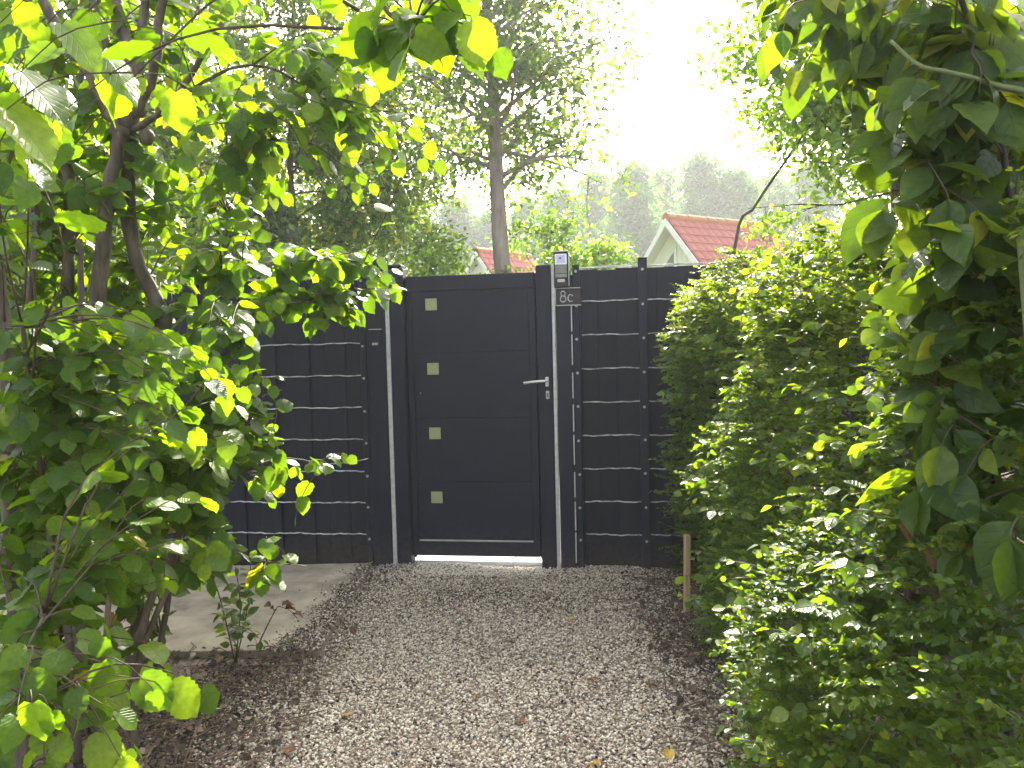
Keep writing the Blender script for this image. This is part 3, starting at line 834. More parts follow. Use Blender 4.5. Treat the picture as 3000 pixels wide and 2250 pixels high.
# ================================================================== HOUSES BEYOND THE FENCE
def house(name, label, apex, ridge_end, half, pitch, overhang, rows, tile_w, window):
    apex = np.array(apex); e = np.array(ridge_end)
    L = np.linalg.norm((e - apex)[:2]); ang = math.atan2(e[1] - apex[1], e[0] - apex[0])
    zr = apex[2]
    t = thing(name, label, 'house', (apex[0], apex[1], 0), ang)   # local x along the ridge, gable at x=0
    ze = zr - half * tan(pitch)
    wl = half - .35
    # walls
    bm = bmesh.new()
    x0, x1 = overhang, L - .2
    prof = [(-wl, 0), (wl, 0), (wl, zr - wl * tan(pitch) - .12), (0, zr - .12), (-wl, zr - wl * tan(pitch) - .12)]
    A = [bm.verts.new((x0, y, z)) for y, z in prof]; B = [bm.verts.new((x1, y, z)) for y, z in prof]
    bm.faces.new(A[::-1]); bm.faces.new(B)
    for i in range(5): bm.faces.new((A[i], A[(i + 1) % 5], B[(i + 1) % 5], B[i]))
    bmesh.ops.recalc_face_normals(bm, faces=bm.faces)
    bm_obj('wall', bm, M['render_wall'], t)
    sl = half / cos(pitch)
    for sgn in (1, -1):
        # roof deck
        bm = bmesh.new()
        p = [(0.02, 0, zr), (L, 0, zr), (L, sgn * half, ze), (.02, sgn * half, ze)]
        nz = .10
        A = [bm.verts.new(q) for q in p]; B = [bm.verts.new((q[0], q[1], q[2] - nz)) for q in p]
        bm.faces.new(A); bm.faces.new(B[::-1])
        for i in range(4): bm.faces.new((A[i], B[i], B[(i + 1) % 4], A[(i + 1) % 4]))
        bmesh.ops.recalc_face_normals(bm, faces=bm.faces)
        rf = bm_obj('roof', bm, M['roof_tile'], t)
        # soffit board under the overhang
        bm = bmesh.new()
        p = [(0.03, 0, zr - .104), (overhang - .005, 0, zr - .104), (overhang - .005, sgn * half, ze - .104), (.03, sgn * half, ze - .104)]
        A = [bm.verts.new(q) for q in p]; B = [bm.verts.new((q[0], q[1], q[2] - .02)) for q in p]
        bm.faces.new(A); bm.faces.new(B[::-1])
        for i in range(4): bm.faces.new((A[i], B[i], B[(i + 1) % 4], A[(i + 1) % 4]))
        bmesh.ops.recalc_face_normals(bm, faces=bm.faces)
        bm_obj('soffit', bm, M['soffit'], t)
        # barge board
        bm = bmesh.new()
        p = [(-.03, 0, zr - .03), (-.03, sgn * (half + .02), ze - .05), (-.03, sgn * (half + .02), ze - .24), (-.03, 0, zr - .24)]
        A = [bm.verts.new(q) for q in p]; B = [bm.verts.new((.018, q[1], q[2])) for q in p]
        bm.faces.new(A); bm.faces.new(B[::-1])
        for i in range(4): bm.faces.new((A[i], B[i], B[(i + 1) % 4], A[(i + 1) % 4]))
        bmesh.ops.recalc_face_normals(bm, faces=bm.faces)
        bm_obj('bargeboard', bm, M['white_wood'], t)
        # tiles, overlapping row by row
        if sgn == window[0]:
            th = .34
            bm = bmesh.new()
            nx = 6
            top = [bm.verts.new((tile_w * (i / (nx - 1)) * .985, 0, .012 + .022 * sin(pi * i / (nx - 1)))) for i in range(nx)]
            bot = [bm.verts.new((tile_w * (i / (nx - 1)) * .985, th * 1.12, .030 + .022 * sin(pi * i / (nx - 1)))) for i in range(nx)]
            low = [bm.verts.new((v.co.x, v.co.y, .004)) for v in bot]
            for i in range(nx - 1):
                bm.faces.new((top[i], top[i + 1], bot[i + 1], bot[i])); bm.faces.new((bot[i], bot[i + 1], low[i + 1], low[i]))
            bmesh.ops.recalc_face_normals(bm, faces=bm.faces)
            tm = bpy.data.meshes.new('roof_tile'); bm.to_mesh(tm); bm.free(); tm.materials.append(M['roof_tile'])
            for r in range(rows):
                for c in range(int((L - .05) / tile_w)):
                    o = bpy.data.objects.new('roof_tile', tm); COL.objects.link(o); o.parent = rf
                    d = r * th + .02
                    yv = Vector((0, sgn * cos(pitch), -sin(pitch))); zv = Vector((0, sgn * sin(pitch), cos(pitch))); xv = Vector((1, 0, 0))
                    Mx = Matrix.Identity(4)
                    for a in range(3): Mx[a][0], Mx[a][1], Mx[a][2] = xv[a], yv[a], zv[a]
                    q = Vector((.02 + c * tile_w, 0, zr)) + yv * d + zv * random.uniform(0, .006)
                    Mx[0][3], Mx[1][3], Mx[2][3] = q
                    o.matrix_local = Mx
    # ridge tiles
    n = int(L / .4)
    rm = bpy.data.meshes.new('ridge_tile'); bm = bmesh.new()
    bmesh.ops.create_cone(bm, cap_ends=True, segments=10, radius1=.13, radius2=.115, depth=.41, matrix=Matrix.Rotation(pi / 2, 4, 'Y'))
    bm.to_mesh(rm); bm.free(); rm.materials.append(M['ridge_tile'])
    for i in range(n):
        o = bpy.data.objects.new('ridge_tile', rm); COL.objects.link(o); o.parent = t
        o.location = (.2 + i * .4, random.uniform(-.01, .01), zr + .01); o.rotation_euler = (0, random.uniform(-.015, .015), 0)
    # triangular gable window
    if window[1]:
        k = window[2]; ytop = zr - .55
        zb = 1.9
        sl_ = tan(pitch)
        w1 = (ytop - zb) / sl_
        bm = bmesh.new()
        p = [(overhang - .03, .06 * k, ytop - .06 * sl_ - .3), (overhang - .03, w1 * k, zb), (overhang - .03, .06 * k, zb)]
        A = [bm.verts.new(q) for q in p]; B = [bm.verts.new((q[0] + .06, q[1], q[2])) for q in p]
        bm.faces.new(A); bm.faces.new(B[::-1])
        for i in range(3): bm.faces.new((A[i], B[i], B[(i + 1) % 3], A[(i + 1) % 3]))
        bmesh.ops.recalc_face_normals(bm, faces=bm.faces)
        wv = bm_obj('window', bm, M['glass_dark'], t)
        box('window_frame', overhang - .07, overhang - .032, -.05, .05, zb - .1, ytop - .25, M['white_wood'], wv, bevel=.004)
        # white boarded half
        for b_ in range(9):
            y0 = -k * (.06 + b_ * .19); y1 = -k * (.06 + b_ * .19 + .183)
            top_ = zr - .42 - abs(y1) * sl_
            if top_ < zb: break
            box('board', overhang - .045, overhang - .003, min(y0, y1), max(y0, y1), zb - .1, top_, M['white_wood'], t, bevel=.003)
    return t

ap = P(1950, 637, 22.0); re_ = P(2250, 660, 24.4)
house('house', 'white gabled house with red tiled roof behind the right fence', ap, (re_[0], re_[1], ap[2]), 3.4, radians(48), .42, 8, .30, (-1, True, 1))
ap = P(1393, 733, 30.0); re_ = P(1560, 752, 33.0)
house('house', 'small far gable with orange red roof beside the tall trunk above the gate', ap, (re_[0], re_[1], ap[2]), 3.2, radians(52), .35, 5, .32, (-1, False, 1))

# ================================================================== TREES BEYOND THE FENCE
def grow(name, label, cat, base, trunk, r0, r1, limbs, leaf, per, mat, bark, seed, sig=.16, sub=5, up=.35, tmpl=None, jit=.6, crown='crown', group=None, sub_len=.5, droop=.1, keep=None):
    """trunk = smooth line; limbs = (fraction along trunk, azimuth, length) rows"""
    r = np.random.default_rng(seed)
    t = thing(name, label, cat, base, 0, group)
    o3 = np.array(base, float)
    n = len(trunk)
    tube('trunk', trunk, np.linspace(r0, r1, n), M[bark], t, o3, 10)
    tb = Tubes(); pos = []
    for (fr, az, L) in limbs:
        i = fr * (n - 1); k = int(min(i, n - 2)); a = trunk[k] + (trunk[k + 1] - trunk[k]) * (i - k)
        d = np.array([cos(az), sin(az), up * r.uniform(.4, 1.5)]); d /= np.linalg.norm(d)
        pts = [a]
        for s_ in range(5):
            d = norm(d + r.normal(0, .16, 3) + np.array([0, 0, -.05 * s_ * droop * 10]))
            pts.append(pts[-1] + d * L / 5)
        line = smooth_line(pts, 9)
        rl = max(.006, r1 + (r0 - r1) * (1 - fr)) * .38
        tb.add(line, np.linspace(rl, rl * .22, 9), 6)
        for s_ in range(sub):
            f_ = r.uniform(.25, 1.0); p0 = line[int(f_ * 8)]
            dd = norm(d + r.normal(0, .75, 3) + np.array([0, 0, .1]))
            l2 = L * sub_len * r.uniform(.4, 1.0)
            p1 = p0 + dd * l2 * .5 + r.normal(0, .05 * l2, 3); p2 = p0 + dd * l2 + np.array([0, 0, -droop * l2])
            ln = smooth_line([p0, p1, p2], 6)
            tb.add(ln, np.linspace(rl * .35, rl * .1, 6), 4)
            tt = r.uniform(.25, 1.08, per)
            q = np.stack([np.interp(tt, np.linspace(0, 1, 6), ln[:, a_]) for a_ in range(3)], 1)
            pos.append(q + r.normal(0, sig, (per, 3)) * np.array([1, 1, .75]))
    tb.build('limbs', M[bark], t, o3, kind='stuff')
    pos = np.vstack(pos)
    if keep is not None:
        pos = pos[keep(pos)]
    m = len(pos)
    dirs = norm(np.stack([r.normal(0, 1, m), r.normal(0, 1, m), r.normal(-.45, .45, m)], 1))
    nr = np.stack([r.normal(0, jit, m), r.normal(0, jit, m), np.ones(m)], 1)
    x = norm(np.cross(dirs, nr)); z = np.cross(x, dirs)
    basis = np.stack([x, dirs, z], 1)
    leaf_bulk(crown, tmpl or far_t, pos, basis, leaf * r.uniform(.6, 1.25, m), M[mat], t, o3)
    return t

def spiral_limbs(n, f0, f1, prof, seed, az0=0.0):
    r = np.random.default_rng(seed)
    out = []
    for i in range(n):
        f_ = f0 + (f1 - f0) * (i + r.uniform(0, .9)) / n
        out.append((f_, az0 + i * 2.39996 + r.uniform(-.35, .35), prof((f_ - f0) / (f1 - f0)) * r.uniform(.72, 1.15)))
    return out

# tall slim tree right behind the gate
tl = [P(1487, 1000, 15.0)]
foot = np.array([tl[0][0] + .03, tl[0][1], -.1])
trunk = smooth_line([foot] + [P(x, y, 15.0) for x, y in ((1483, 900), (1468, 740), (1457, 560), (1450, 380), (1441, 200), (1426, 40), (1420, -70), (1416, -140))], 40)
limbs = spiral_limbs(40, .42, 1.0, lambda f: 2.15 * (1 - f) ** .35 * (.62 + .5 * min(1, f * 5)) + .3, 5)
limbs += [(.37, radians(5), 1.7), (.40, radians(-20), 2.1), (.42, radians(170), 1.9), (.46, radians(10), 2.38), (.52, radians(-12), 2.62), (.58, radians(15), 2.69), (.64, radians(-5), 2.50), (.70, radians(8), 2.12), (.49, radians(25), 1.75), (.55, radians(178), 2.00), (.60, radians(200), 1.88)]
grow('broadleaf_tree', 'tall slim tree with pale trunk rising behind the gate', 'tree', foot, trunk, .20, .06, limbs, .15, 36, 'tree_leaf', 'bark_pale', 5, sig=.26, sub=6, up=.75, jit=1.0)

# left neighbours behind the left fence
def simple_tree(name, label, px, d, ytop, r0, n, f0, prof, leaf, per, mat, bark, seed, lean=0.0, sub=5, sig=.18, up=.4, az0=0.0, group=None, cat='tree', droop=.1):
    b = P(px, 1000, d); base = np.array([b[0], b[1], -.1])
    top = P(px + lean, ytop, d)
    r = np.random.default_rng(seed)
    mids = [base + (top - base) * f_ + np.append(r.normal(0, .06 * (1 + d * .02), 2), 0) for f_ in (.25, .5, .75)]
    line = smooth_line([base] + mids + [top], 24)
    return grow(name, label, cat, base, line, r0, r0 * .22, spiral_limbs(n, f0, 1.0, prof, seed, az0), leaf, per, M and mat, bark, seed, sig=sig, sub=sub, up=up, group=group, droop=droop)

simple_tree('broadleaf_tree', 'slender tree with thin grey trunk over the left fence', 868, 13.0, -250, .085, 34, .40, lambda f: 1.9 * (1 - f) ** .5 + .5, .125, 54, 'tree_leaf', 'bark_dark', 21, lean=-10)
simple_tree('broadleaf_tree', 'dense dark green tree with low branches left of the tall trunk', 1012, 14.5, 180, .11, 34, .30, lambda f: 2.0 * (1 - f) ** .6 + .35, .125, 72, 'tree_leaf', 'bark_dark', 22, droop=.3, sig=.2)
simple_tree('conifer_tree', 'dark bushy conifer behind the left fence', 735, 11.0, 520, .07, 30, .22, lambda f: 1.25 * (1 - f) ** .7 + .2, .10, 40, 'dark_leaf', 'bark_dark', 23, sig=.13, up=.05)
simple_tree('broadleaf_tree', 'tall leafy tree behind the hazel at the far left', 240, 10.5, -420, .13, 38, .25, lambda f: 2.2 * (1 - f) ** .5 + .6, .125, 56, 'tree_leaf', 'bark_dark', 24)
simple_tree('broadleaf_tree', 'loose sunlit tree behind the hazel left of the conifer', 560, 16.0, -250, .12, 30, .3, lambda f: 2.4 * (1 - f) ** .5 + .5, .145, 60, 'tree_leaf', 'bark_dark', 25)
simple_tree('broadleaf_tree', 'tall pale leafed tree filling the gap left of the tall trunk', 1130, 20.0, -260, .13, 36, .3, lambda f: 2.9 * (1 - f) ** .45 + .5, .165, 60, 'tree_leaf', 'bark_dark', 26, sig=.25)
# bushes just above the fence line
for i, (px, d, yt, w, lab) in enumerate(((1270, 13, 690, 1.0, 'rounded light green bush showing over the gate left of the trunk'), (1620, 15, 640, 1.3, 'yellow green bush behind the intercom right of the trunk'),
                                         (1760, 13.5, 712, .95, 'sunlit low bush between intercom and the white house'), (1100, 17, 660, 1.4, 'wide bush behind the broad gate post'),
                                         (620, 9.5, 640, 1.1, 'light bush over the left fence beside the hazel'), (1480, 19, 690, 1.5, 'green bush before the far orange roof'))):
    if i == 5: continue
    simple_tree('bush', lab, px, d, yt, .035, 20, .12, lambda f, w=w: w * (1 - f) ** .4 + .2, .10, 40, 'elm_leaf' if i != 3 else 'tree_leaf', 'bark_dark', 40 + i, sig=.15, cat='bush', up=.6)

# far poplars
for i, (px, yt, d, w) in enumerate(((1640, 575, 66, 2.6), (1745, 530, 72, 2.9), (1850, 505, 64, 2.8), (1940, 520, 74, 3.0), (2050, 480, 66, 2.9), (2150, 520, 64, 2.8), (2260, 540, 70, 3.0), (2370, 500, 66, 2.9), (1540, 610, 70, 2.7), (1440, 640, 76, 2.8), (1330, 600, 74, 3.0), (1210, 610, 74, 3.0))):
    labs = ['hazy poplar behind the intercom', 'hazy poplar left of the gap before the white house', 'hazy poplar rising just left of the white gable', 'hazy poplar directly behind the white gable', 'tallest hazy poplar over the red roof', 'hazy poplar over the right half of the red roof', 'hazy poplar behind the hedge tree', 'hazy poplar furthest right behind the shrubs',
            'hazy low poplar just right of the tall trunk', 'hazy poplar hidden by the tall trunk', 'hazy poplar above the gate left half', 'hazy poplar over the hinge side of the gate']
    simple_tree('poplar_tree', labs[i], px, d, yt, .22, 40, .08, lambda f, w=w: w * 1.25 * (1 - f) ** .5 + .3, .46, 74, 'poplar_leaf', 'bark_dark', 60 + i, sig=.62, up=1.1, sub=4, group='poplars in the haze')
# woodland behind everything on the left
for i, (px, yt, d, w) in enumerate(((-150, 300, 24, 3.0), (150, 380, 27, 3.2), (420, 330, 26, 3.0), (700, 420, 30, 3.4), (960, 380, 32, 3.2))):
    labs = ['wooded backdrop tree at the far left edge', 'backdrop tree behind the left hazel stems', 'backdrop tree behind the crooked hazel stem', 'backdrop tree behind the conifer', 'backdrop tree behind the dense dark tree']
    simple_tree('broadleaf_tree', labs[i], px, d, yt, .2, 36, .15, lambda f, w=w: w * (1 - f) ** .45 + .5, .21, 64, 'tree_leaf', 'bark_dark', 90 + i, sig=.35, group='backdrop trees on the left')

# loose tree standing behind the hedge on the right
b = P(2130, 1000, 5.6); base = np.array([b[0] - .1, b[1], -.1])
trunk = smooth_line([base, P(2150, 745, 5.55), P(2215, 600, 5.5), P(2330, 430, 5.5), P(2410, 300, 5.5), P(2450, 120, 5.5), P(2480, -150, 5.5)], 30)
r = np.random.default_rng(7)
limbs = [(f_, a_, l_) for f_, a_, l_ in [(r.uniform(.60, 1.0), r.uniform(-1.2, 1.5), r.uniform(.5, 1.15)) for _ in range(34)]]
limbs += [(.80, radians(172), .85), (.86, radians(190), .8), (.90, radians(175), .75), (.97, radians(185), 1.25), (.98, radians(172), 1.0)]
grow('hedgerow_tree', 'loose leafy tree with a thin leaning stem behind the hedge', 'tree', base, trunk, .013, .006, limbs, .062, 46, 'elm_leaf', 'bark_dark', 8, sig=.09, sub=6, up=.35, sub_len=.5)
b = P(2620, 1000, 5.3); base = np.array([b[0], b[1], -.1])
trunk = smooth_line([base, P(2620, 700, 5.2), P(2630, 400, 5.2), P(2640, 100, 5.2)], 20)
grow('hedgerow_tree', 'fuller small leaved tree behind the tall shrub on the right', 'tree', base, trunk, .035, .012, spiral_limbs(40, .42, 1.0, lambda f: 1.0 * (1 - f) ** .4 + .25, 12), .06, 54, 'elm_leaf', 'bark_dark', 12, sig=.08, sub=5)

# ================================================================== CLIPPED HEDGE ON THE RIGHT
def hedge_bump(y, z):
    return .07 * np.sin(y * 5.3 + z * 2.1) + .05 * np.sin(y * 11.0 - z * 6.0) + .04 * np.sin(z * 9.0 + y * 3.0)
def hedge_face(y, z):
    return 1.03 + hedge_bump(y, z) * .9 - .06 * np.sin(np.clip(z / 1.9, 0, 1) * pi) - .10 * np.clip((z - .8) * (y - 3.2) / 1.2, 0, 1) + .12 * np.clip(z - 1.5, 0, 1) - .24 * np.clip((3.7 - y) / 1.3, 0, 1) * np.clip((1.25 - z) / .5, 0, 1)
def hedge():
    base = np.array([1.35, 3.0, 0.0])
    t = thing('hedge', 'small leaved green hedge along the right side of the lane', 'hedge', base)
    r = np.random.default_rng(31)
    # stems inside
    tb = Tubes()
    for i in range(46):
        y = 1.0 + 3.55 * i / 45 + r.uniform(-.05, .05); x = 1.48 + r.uniform(-.12, .15)
        pts = [np.array([x, y, -.05])]
        for k in range(6): pts.append(pts[-1] + np.array([r.normal(-.01, .025), r.normal(0, .04), .27]))
        tb.add(smooth_line(pts, 10), np.linspace(.012, .004, 10), 5)
        for k in range(7):
            a = pts[r.integers(1, 7)]
            e = a + np.array([-r.uniform(.12, .30), r.normal(0, .14), r.uniform(.0, .15)])
            tb.add(smooth_line([a, (a + e) / 2 + r.normal(0, .03, 3), e], 5), np.linspace(.0035, .0010, 5), 4)
    tb.build('stems', M['twig'], t, base, kind='stuff')
    # sprigs: an axis with leaf pairs, rooted in the hedge body, pointing outward and up
    nsp = 11000
    side = r.random(nsp)
    y = r.uniform(.9, 4.52, nsp); z = r.uniform(0.0, 1.84, nsp)
    bump = hedge_bump
    face = hedge_face(y, z)
    dep = np.abs(r.normal(0, .10, nsp)) + (r.random(nsp) < .25) * r.uniform(0, .3, nsp)
    x = face + dep
    ontop = side < .18
    x = np.where(ontop, r.uniform(1.03, 1.8, nsp), x)
    ztop = 1.56 + bump(y, x) * 1.2
    z = np.where(ontop, ztop - np.abs(r.normal(0, .06, nsp)), np.minimum(z, ztop))
    atend = (side > .90)
    y = np.where(atend, 4.50 - np.abs(r.normal(0, .06, nsp)) + bump(x, z) * .5 - .12, y); x = np.where(atend, r.uniform(1.0, 1.7, nsp), x)
    y = np.minimum(y, fence_y(x) - .08)
    out = np.stack([np.where(ontop, r.normal(-.1, .4, nsp), -1 + r.normal(0, .3, nsp)), r.normal(0, .55, nsp), np.where(ontop, 1.0, .45) + r.normal(0, .35, nsp)], 1)
    out = norm(out)
    L = r.uniform(.05, .13, nsp)
    K = 8
    pos, dr, nr, sz, tint = [], [], [], [], []
    A = norm(np.cross(out, np.array([0, 0, 1.0])) + 1e-4)
    new = r.random(nsp) * .55 + .35 * (z > 1.35) * r.random(nsp)  # top and tips paler: young growth plus their lit look put into tint
    for k in range(K):
        f_ = (k + 1) / K
        q = np.stack([x, y, z], 1) + out * (L * f_)[:, None]
        q[:, 2] -= .2 * (L * f_ ** 2)
        for s_ in (-1, 1):
            d = norm(out * .65 + A * s_ * (.8 if k < K - 1 else .3) + r.normal(0, .28, (nsp, 3)))
            pos.append(q); dr.append(d); nr.append(np.array([0, 0, 1.0]) + r.normal(0, .55, (nsp, 3)))
            sz.append(r.uniform(.012, .024, nsp) * (1.05 - .35 * f_)); tint.append(np.clip(new + .40 * (f_ - .4), 0, 1))
    pos = np.vstack(pos); dr = np.vstack(dr); nr = np.vstack(nr); sz = np.concatenate(sz); tint = np.concatenate(tint)
    xx = norm(np.cross(dr, nr)); zz = np.cross(xx, dr)
    basis = np.stack([xx, dr, zz], 1)
    # near part: thin out what lies deep behind the tall shrub
    leaf_bulk('foliage', far_t, pos, basis, sz * 1.15, M['hedge_leaf_bulk'], t, base, width=1.25, tint=tint)
    return t
M['hedge_leaf_bulk'] = leaf_mat('hedge_leaf_bulk', HEDGE, (5.2, 3.7, 0.45), tfac=0.40, rough=0.48, spec=.32, veins=0, obj_random=False)
hedge()
# longer round-leaved shoots growing out of the hedge
def shoots():
    base = np.array([1.05, 3.4, 0.0])
    t = thing('shrub', 'round leaved yellow green shoots growing through the hedge face', 'shrub', base)
    pl = Plant(reach=.34, size=.042, droop=(-.1, .5), arch=.18, tw=.0013, jit=.6, spread=.8)
    r = np.random.default_rng(55)
    for k in range(560):
        y = 1.55 + 2.8 * r.random() ** 1.25; z = .12 + 1.50 * r.random() ** .6
        x = hedge_face(y, z) - r.uniform(-.06, .12)
        e = np.array([x, y, z]); L = r.uniform(.14, .30)
        a = e + np.array([.75, r.normal(0, .35), -.35]) * L
        m_ = (a + e) / 2 + np.array([0, 0, .12 * L])
        pl.spray(smooth_line([a, m_, e], 6), int(r.integers(5, 10)), r.uniform(.030, .056), t0=.25)
    pos, bs, sz = pl.lv.arrays()
    left = leaf_objects(dog_lo, pos, bs, sz, M['elm_leaf_obj'], t, base, 300, width=1.35)
    leaf_bulk('foliage', small_t, pos[left], bs[left], sz[left], M['elm_leaf_obj'], t, base, width=1.3)
    pl.tw.build('twigs', M['twig'], t, base, kind='stuff')
M['elm_leaf_obj'] = leaf_mat('elm_leaf_obj', [(0.0, (0.040, 0.085, 0.020)), (0.6, (0.070, 0.130, 0.024)), (0.95, (0.110, 0.17, 0.026)), (1.0, (0.15, 0.19, 0.03))], (4.1, 3.6, 0.6), tfac=0.50, rough=0.38, veins=6.0, slope=.8)
shoots()

# ================================================================== TALL LARGE-LEAVED SHRUB ON THE RIGHT
def dogwood():
    base = np.array([1.05, 1.55, 0.0])
    t = thing('dogwood_shrub', 'tall shrub with large ovate leaves crowding the right edge', 'shrub', base)
    pl = Plant(reach=.5, size=.105, droop=(.25, 1.0), pairs=True, arch=.10, tw=.0013, spread=.8, jit=.5, petiole=.12, lean=(-.15, -.45, .8))
    stems = [([(2700, 2300, 1.75), (2750, 1700, 1.7), (2765, 1300, 1.65), (2720, 1000, 1.6), (2650, 650, 1.6), (2620, 420, 1.6)], .0045, 'cane'),
             ([(2960, 2300, 1.7), (2940, 1700, 1.7), (2900, 1100, 1.7), (2985, 800, 1.7), (3050, 500, 1.7), (3060, 0, 1.7)], .011, 'bark_dark'),
             ([(3150, 2300, 1.5), (3080, 1500, 1.5), (3000, 900, 1.5), (2930, 400, 1.5), (2800, -50, 1.45), (2700, -250, 1.4)], .009, 'bark_dark'),
             ([(3200, 2200, 2.1), (3060, 1300, 2.1), (2880, 600, 2.05), (2650, 150, 2.0), (2400, -100, 1.9)], .009, 'bark_dark'),
             ([(2560, 2350, 2.1), (2600, 2000, 2.1), (2680, 1700, 2.1), (2720, 1450, 2.1)], .006, 'cane'),
             ([(2850, 2400, 1.9), (2800, 2000, 1.9), (2640, 1780, 1.95), (2480, 1750, 2.0)], .006, 'cane'),
             ([(2400, -250, 1.7), (2420, -60, 1.75), (2480, 120, 1.8), (2470, 240, 1.8)], .005, 'cane')]
    for px, r0, mat in stems:
        pts3 = [P(*p) for p in px]
        if px[0][1] > 1800:
            pts3 = [pts3[0] * np.array([1, 1, 0]) + np.array([.02, .02, -.06])] + pts3
        ln = smooth_line(pts3, 18)
        tube('stem', ln, np.linspace(r0 * 1.1, r0 * .45, 18), M[mat], t, base, 8)
        pl.stem(ln)
    # upper mass, dark against the sky
    pl.fill([(2230, -80), (2700, -120), (2950, 150), (2850, 480), (2720, 420), (2520, 230), (2260, 170)], (1.5, 2.2), 62, (2, 4), .10)
    pl.fill([(2640, -50), (3080, -50), (3080, 700), (2800, 700), (2660, 300)], (1.35, 2.3), 110, (2, 4), .10)
    pl.fill([(2740, 480), (3080, 500), (3080, 1150), (2800, 1150), (2700, 760)], (1.4, 2.3), 80, (2, 4), .095)
    pl.fill([(2560, 560), (2760, 560), (2760, 1500), (2600, 1500)], (1.7, 2.2), 20, (1, 3), .085)
    pl.fill([(2760, 1000), (3080, 1000), (3080, 1700), (2740, 1700), (2700, 1300)], (1.45, 2.2), 56, (2, 4), .09)
    pl.fill([(2350, 1650), (2700, 1500), (3080, 1550), (3080, 2300), (2500, 2300), (2380, 1900)], (1.6, 2.1), 120, (2, 4), .060)
    # hand placed drooping pairs down the brown cane
    for (x, y, d, s) in ((2765, 890, 1.55, .115), (2760, 1160, 1.55, .13), (2765, 1290, 1.5, .125), (2640, 880, 1.6, .10), (2690, 1420, 1.5, .12), (2590, 600, 1.6, .13), (2960, 1560, 1.3, .13), (2350, 200, 1.8, .11), (2280, 130, 1.85, .10)):
        a = P(x + 50, y - 30, d + .05); b_ = P(x, y, d)
        pl.spray(smooth_line([a, (a + b_) / 2 + [0, 0, .02], b_], 5), 2, s, t0=.5)
    pos, bs, sz = pl.lv.arrays()
    left = leaf_objects(dog_hi, pos, bs, sz, M['dogwood_leaf'], t, base, 300)
    leaf_bulk('foliage', dog_lo, pos[left], bs[left], sz[left], M['dogwood_leaf'], t, base)
    pl.tw.build('twigs', M['cane'], t, base, kind='stuff')
    # withered brown leaves hanging in it
    wt = leaf_template(OVATE_PROF, 9, 2, fold=1.1, droop=.5, ripple=.05, seed=7)
    wm = mesh_np('withered_leaf', wt[0], wt[1], True, wt[2], np.full(len(wt[0]), .5)); wm.materials.append(M['dead_leaf'])
    for (x, y, d, s, a) in ((2680, 1520, 1.55, .05, .3), (2705, 1610, 1.6, .045, -.5), (2860, 1590, 1.5, .05, .8), (2700, 2150, 1.85, .06, .2), (2740, 2185, 1.85, .06, 1.2), (2445, 2215, 2.1, .04, .6)):
        o = bpy.data.objects.new('withered_leaf', wm); COL.objects.link(o); o.parent = t
        q = P(x, y, d) - base
        o.location = q; o.rotation_euler = (radians(-70), a, a * 2); o.scale = (s, s, s)
        o['label'] = 'curled brown withered leaf'
dogwood()

# bramble cane
def bramble():
    px = [(2990, 700, 1.35), (3080, 330, 1.35), (2900, 245, 1.4), (2780, 212, 1.4), (2690, 190, 1.42), (2610, 120, 1.45)]
    ln = stem_line(px, 26)
    base = np.array([ln[0][0] + .1, ln[0][1], 0.0])
    t = thing('bramble_cane', 'arching green thorny cane among the large leaves at upper right', 'bramble', base)
    full = np.vstack([smooth_line([base, base + np.array([.02, .05, .5]), ln[0]], 10)[:-1], ln])
    tube('cane', full, np.linspace(.008, .003, len(full)), M['bramble'], t, base, 8)
    tb = Tubes(); r = np.random.default_rng(3)
    for i in range(9, len(full) - 1):
        for k in range(3):
            a = full[i] + (full[i + 1] - full[i]) * r.random(); d = norm(r.normal(0, 1, 3))
            tb.add([a, a + d * .009 + np.array([0, 0, -.002])], [.0022, .0003], 4)
    tb.build('thorns', M['bramble'], t, base, kind='stuff')
bramble()

# ================================================================== HAZE
def haze():
    bm = bmesh.new(); box_bm(bm, -95, 95, -30, 110, -1.1, 21)
    m = bpy.data.materials.new('haze'); m.use_nodes = True
    nt = m.node_tree; nt.nodes.remove(nt.nodes['Principled BSDF'])
    v = nt.nodes.new('ShaderNodeVolumePrincipled')
    v.inputs['Color'].default_value = (.95, .97, 1.0, 1)
    v.inputs['Density'].default_value = HAZE
    v.inputs['Anisotropy'].default_value = .35
    nt.links.new(v.outputs[0], nt.nodes['Material Output'].inputs['Volume'])
    o = bm_obj('haze', bm, m); o['kind'] = 'stuff'; tag(o, 'thin bright summer haze over the lane and the trees beyond', 'haze')
HAZE = .0013
haze()

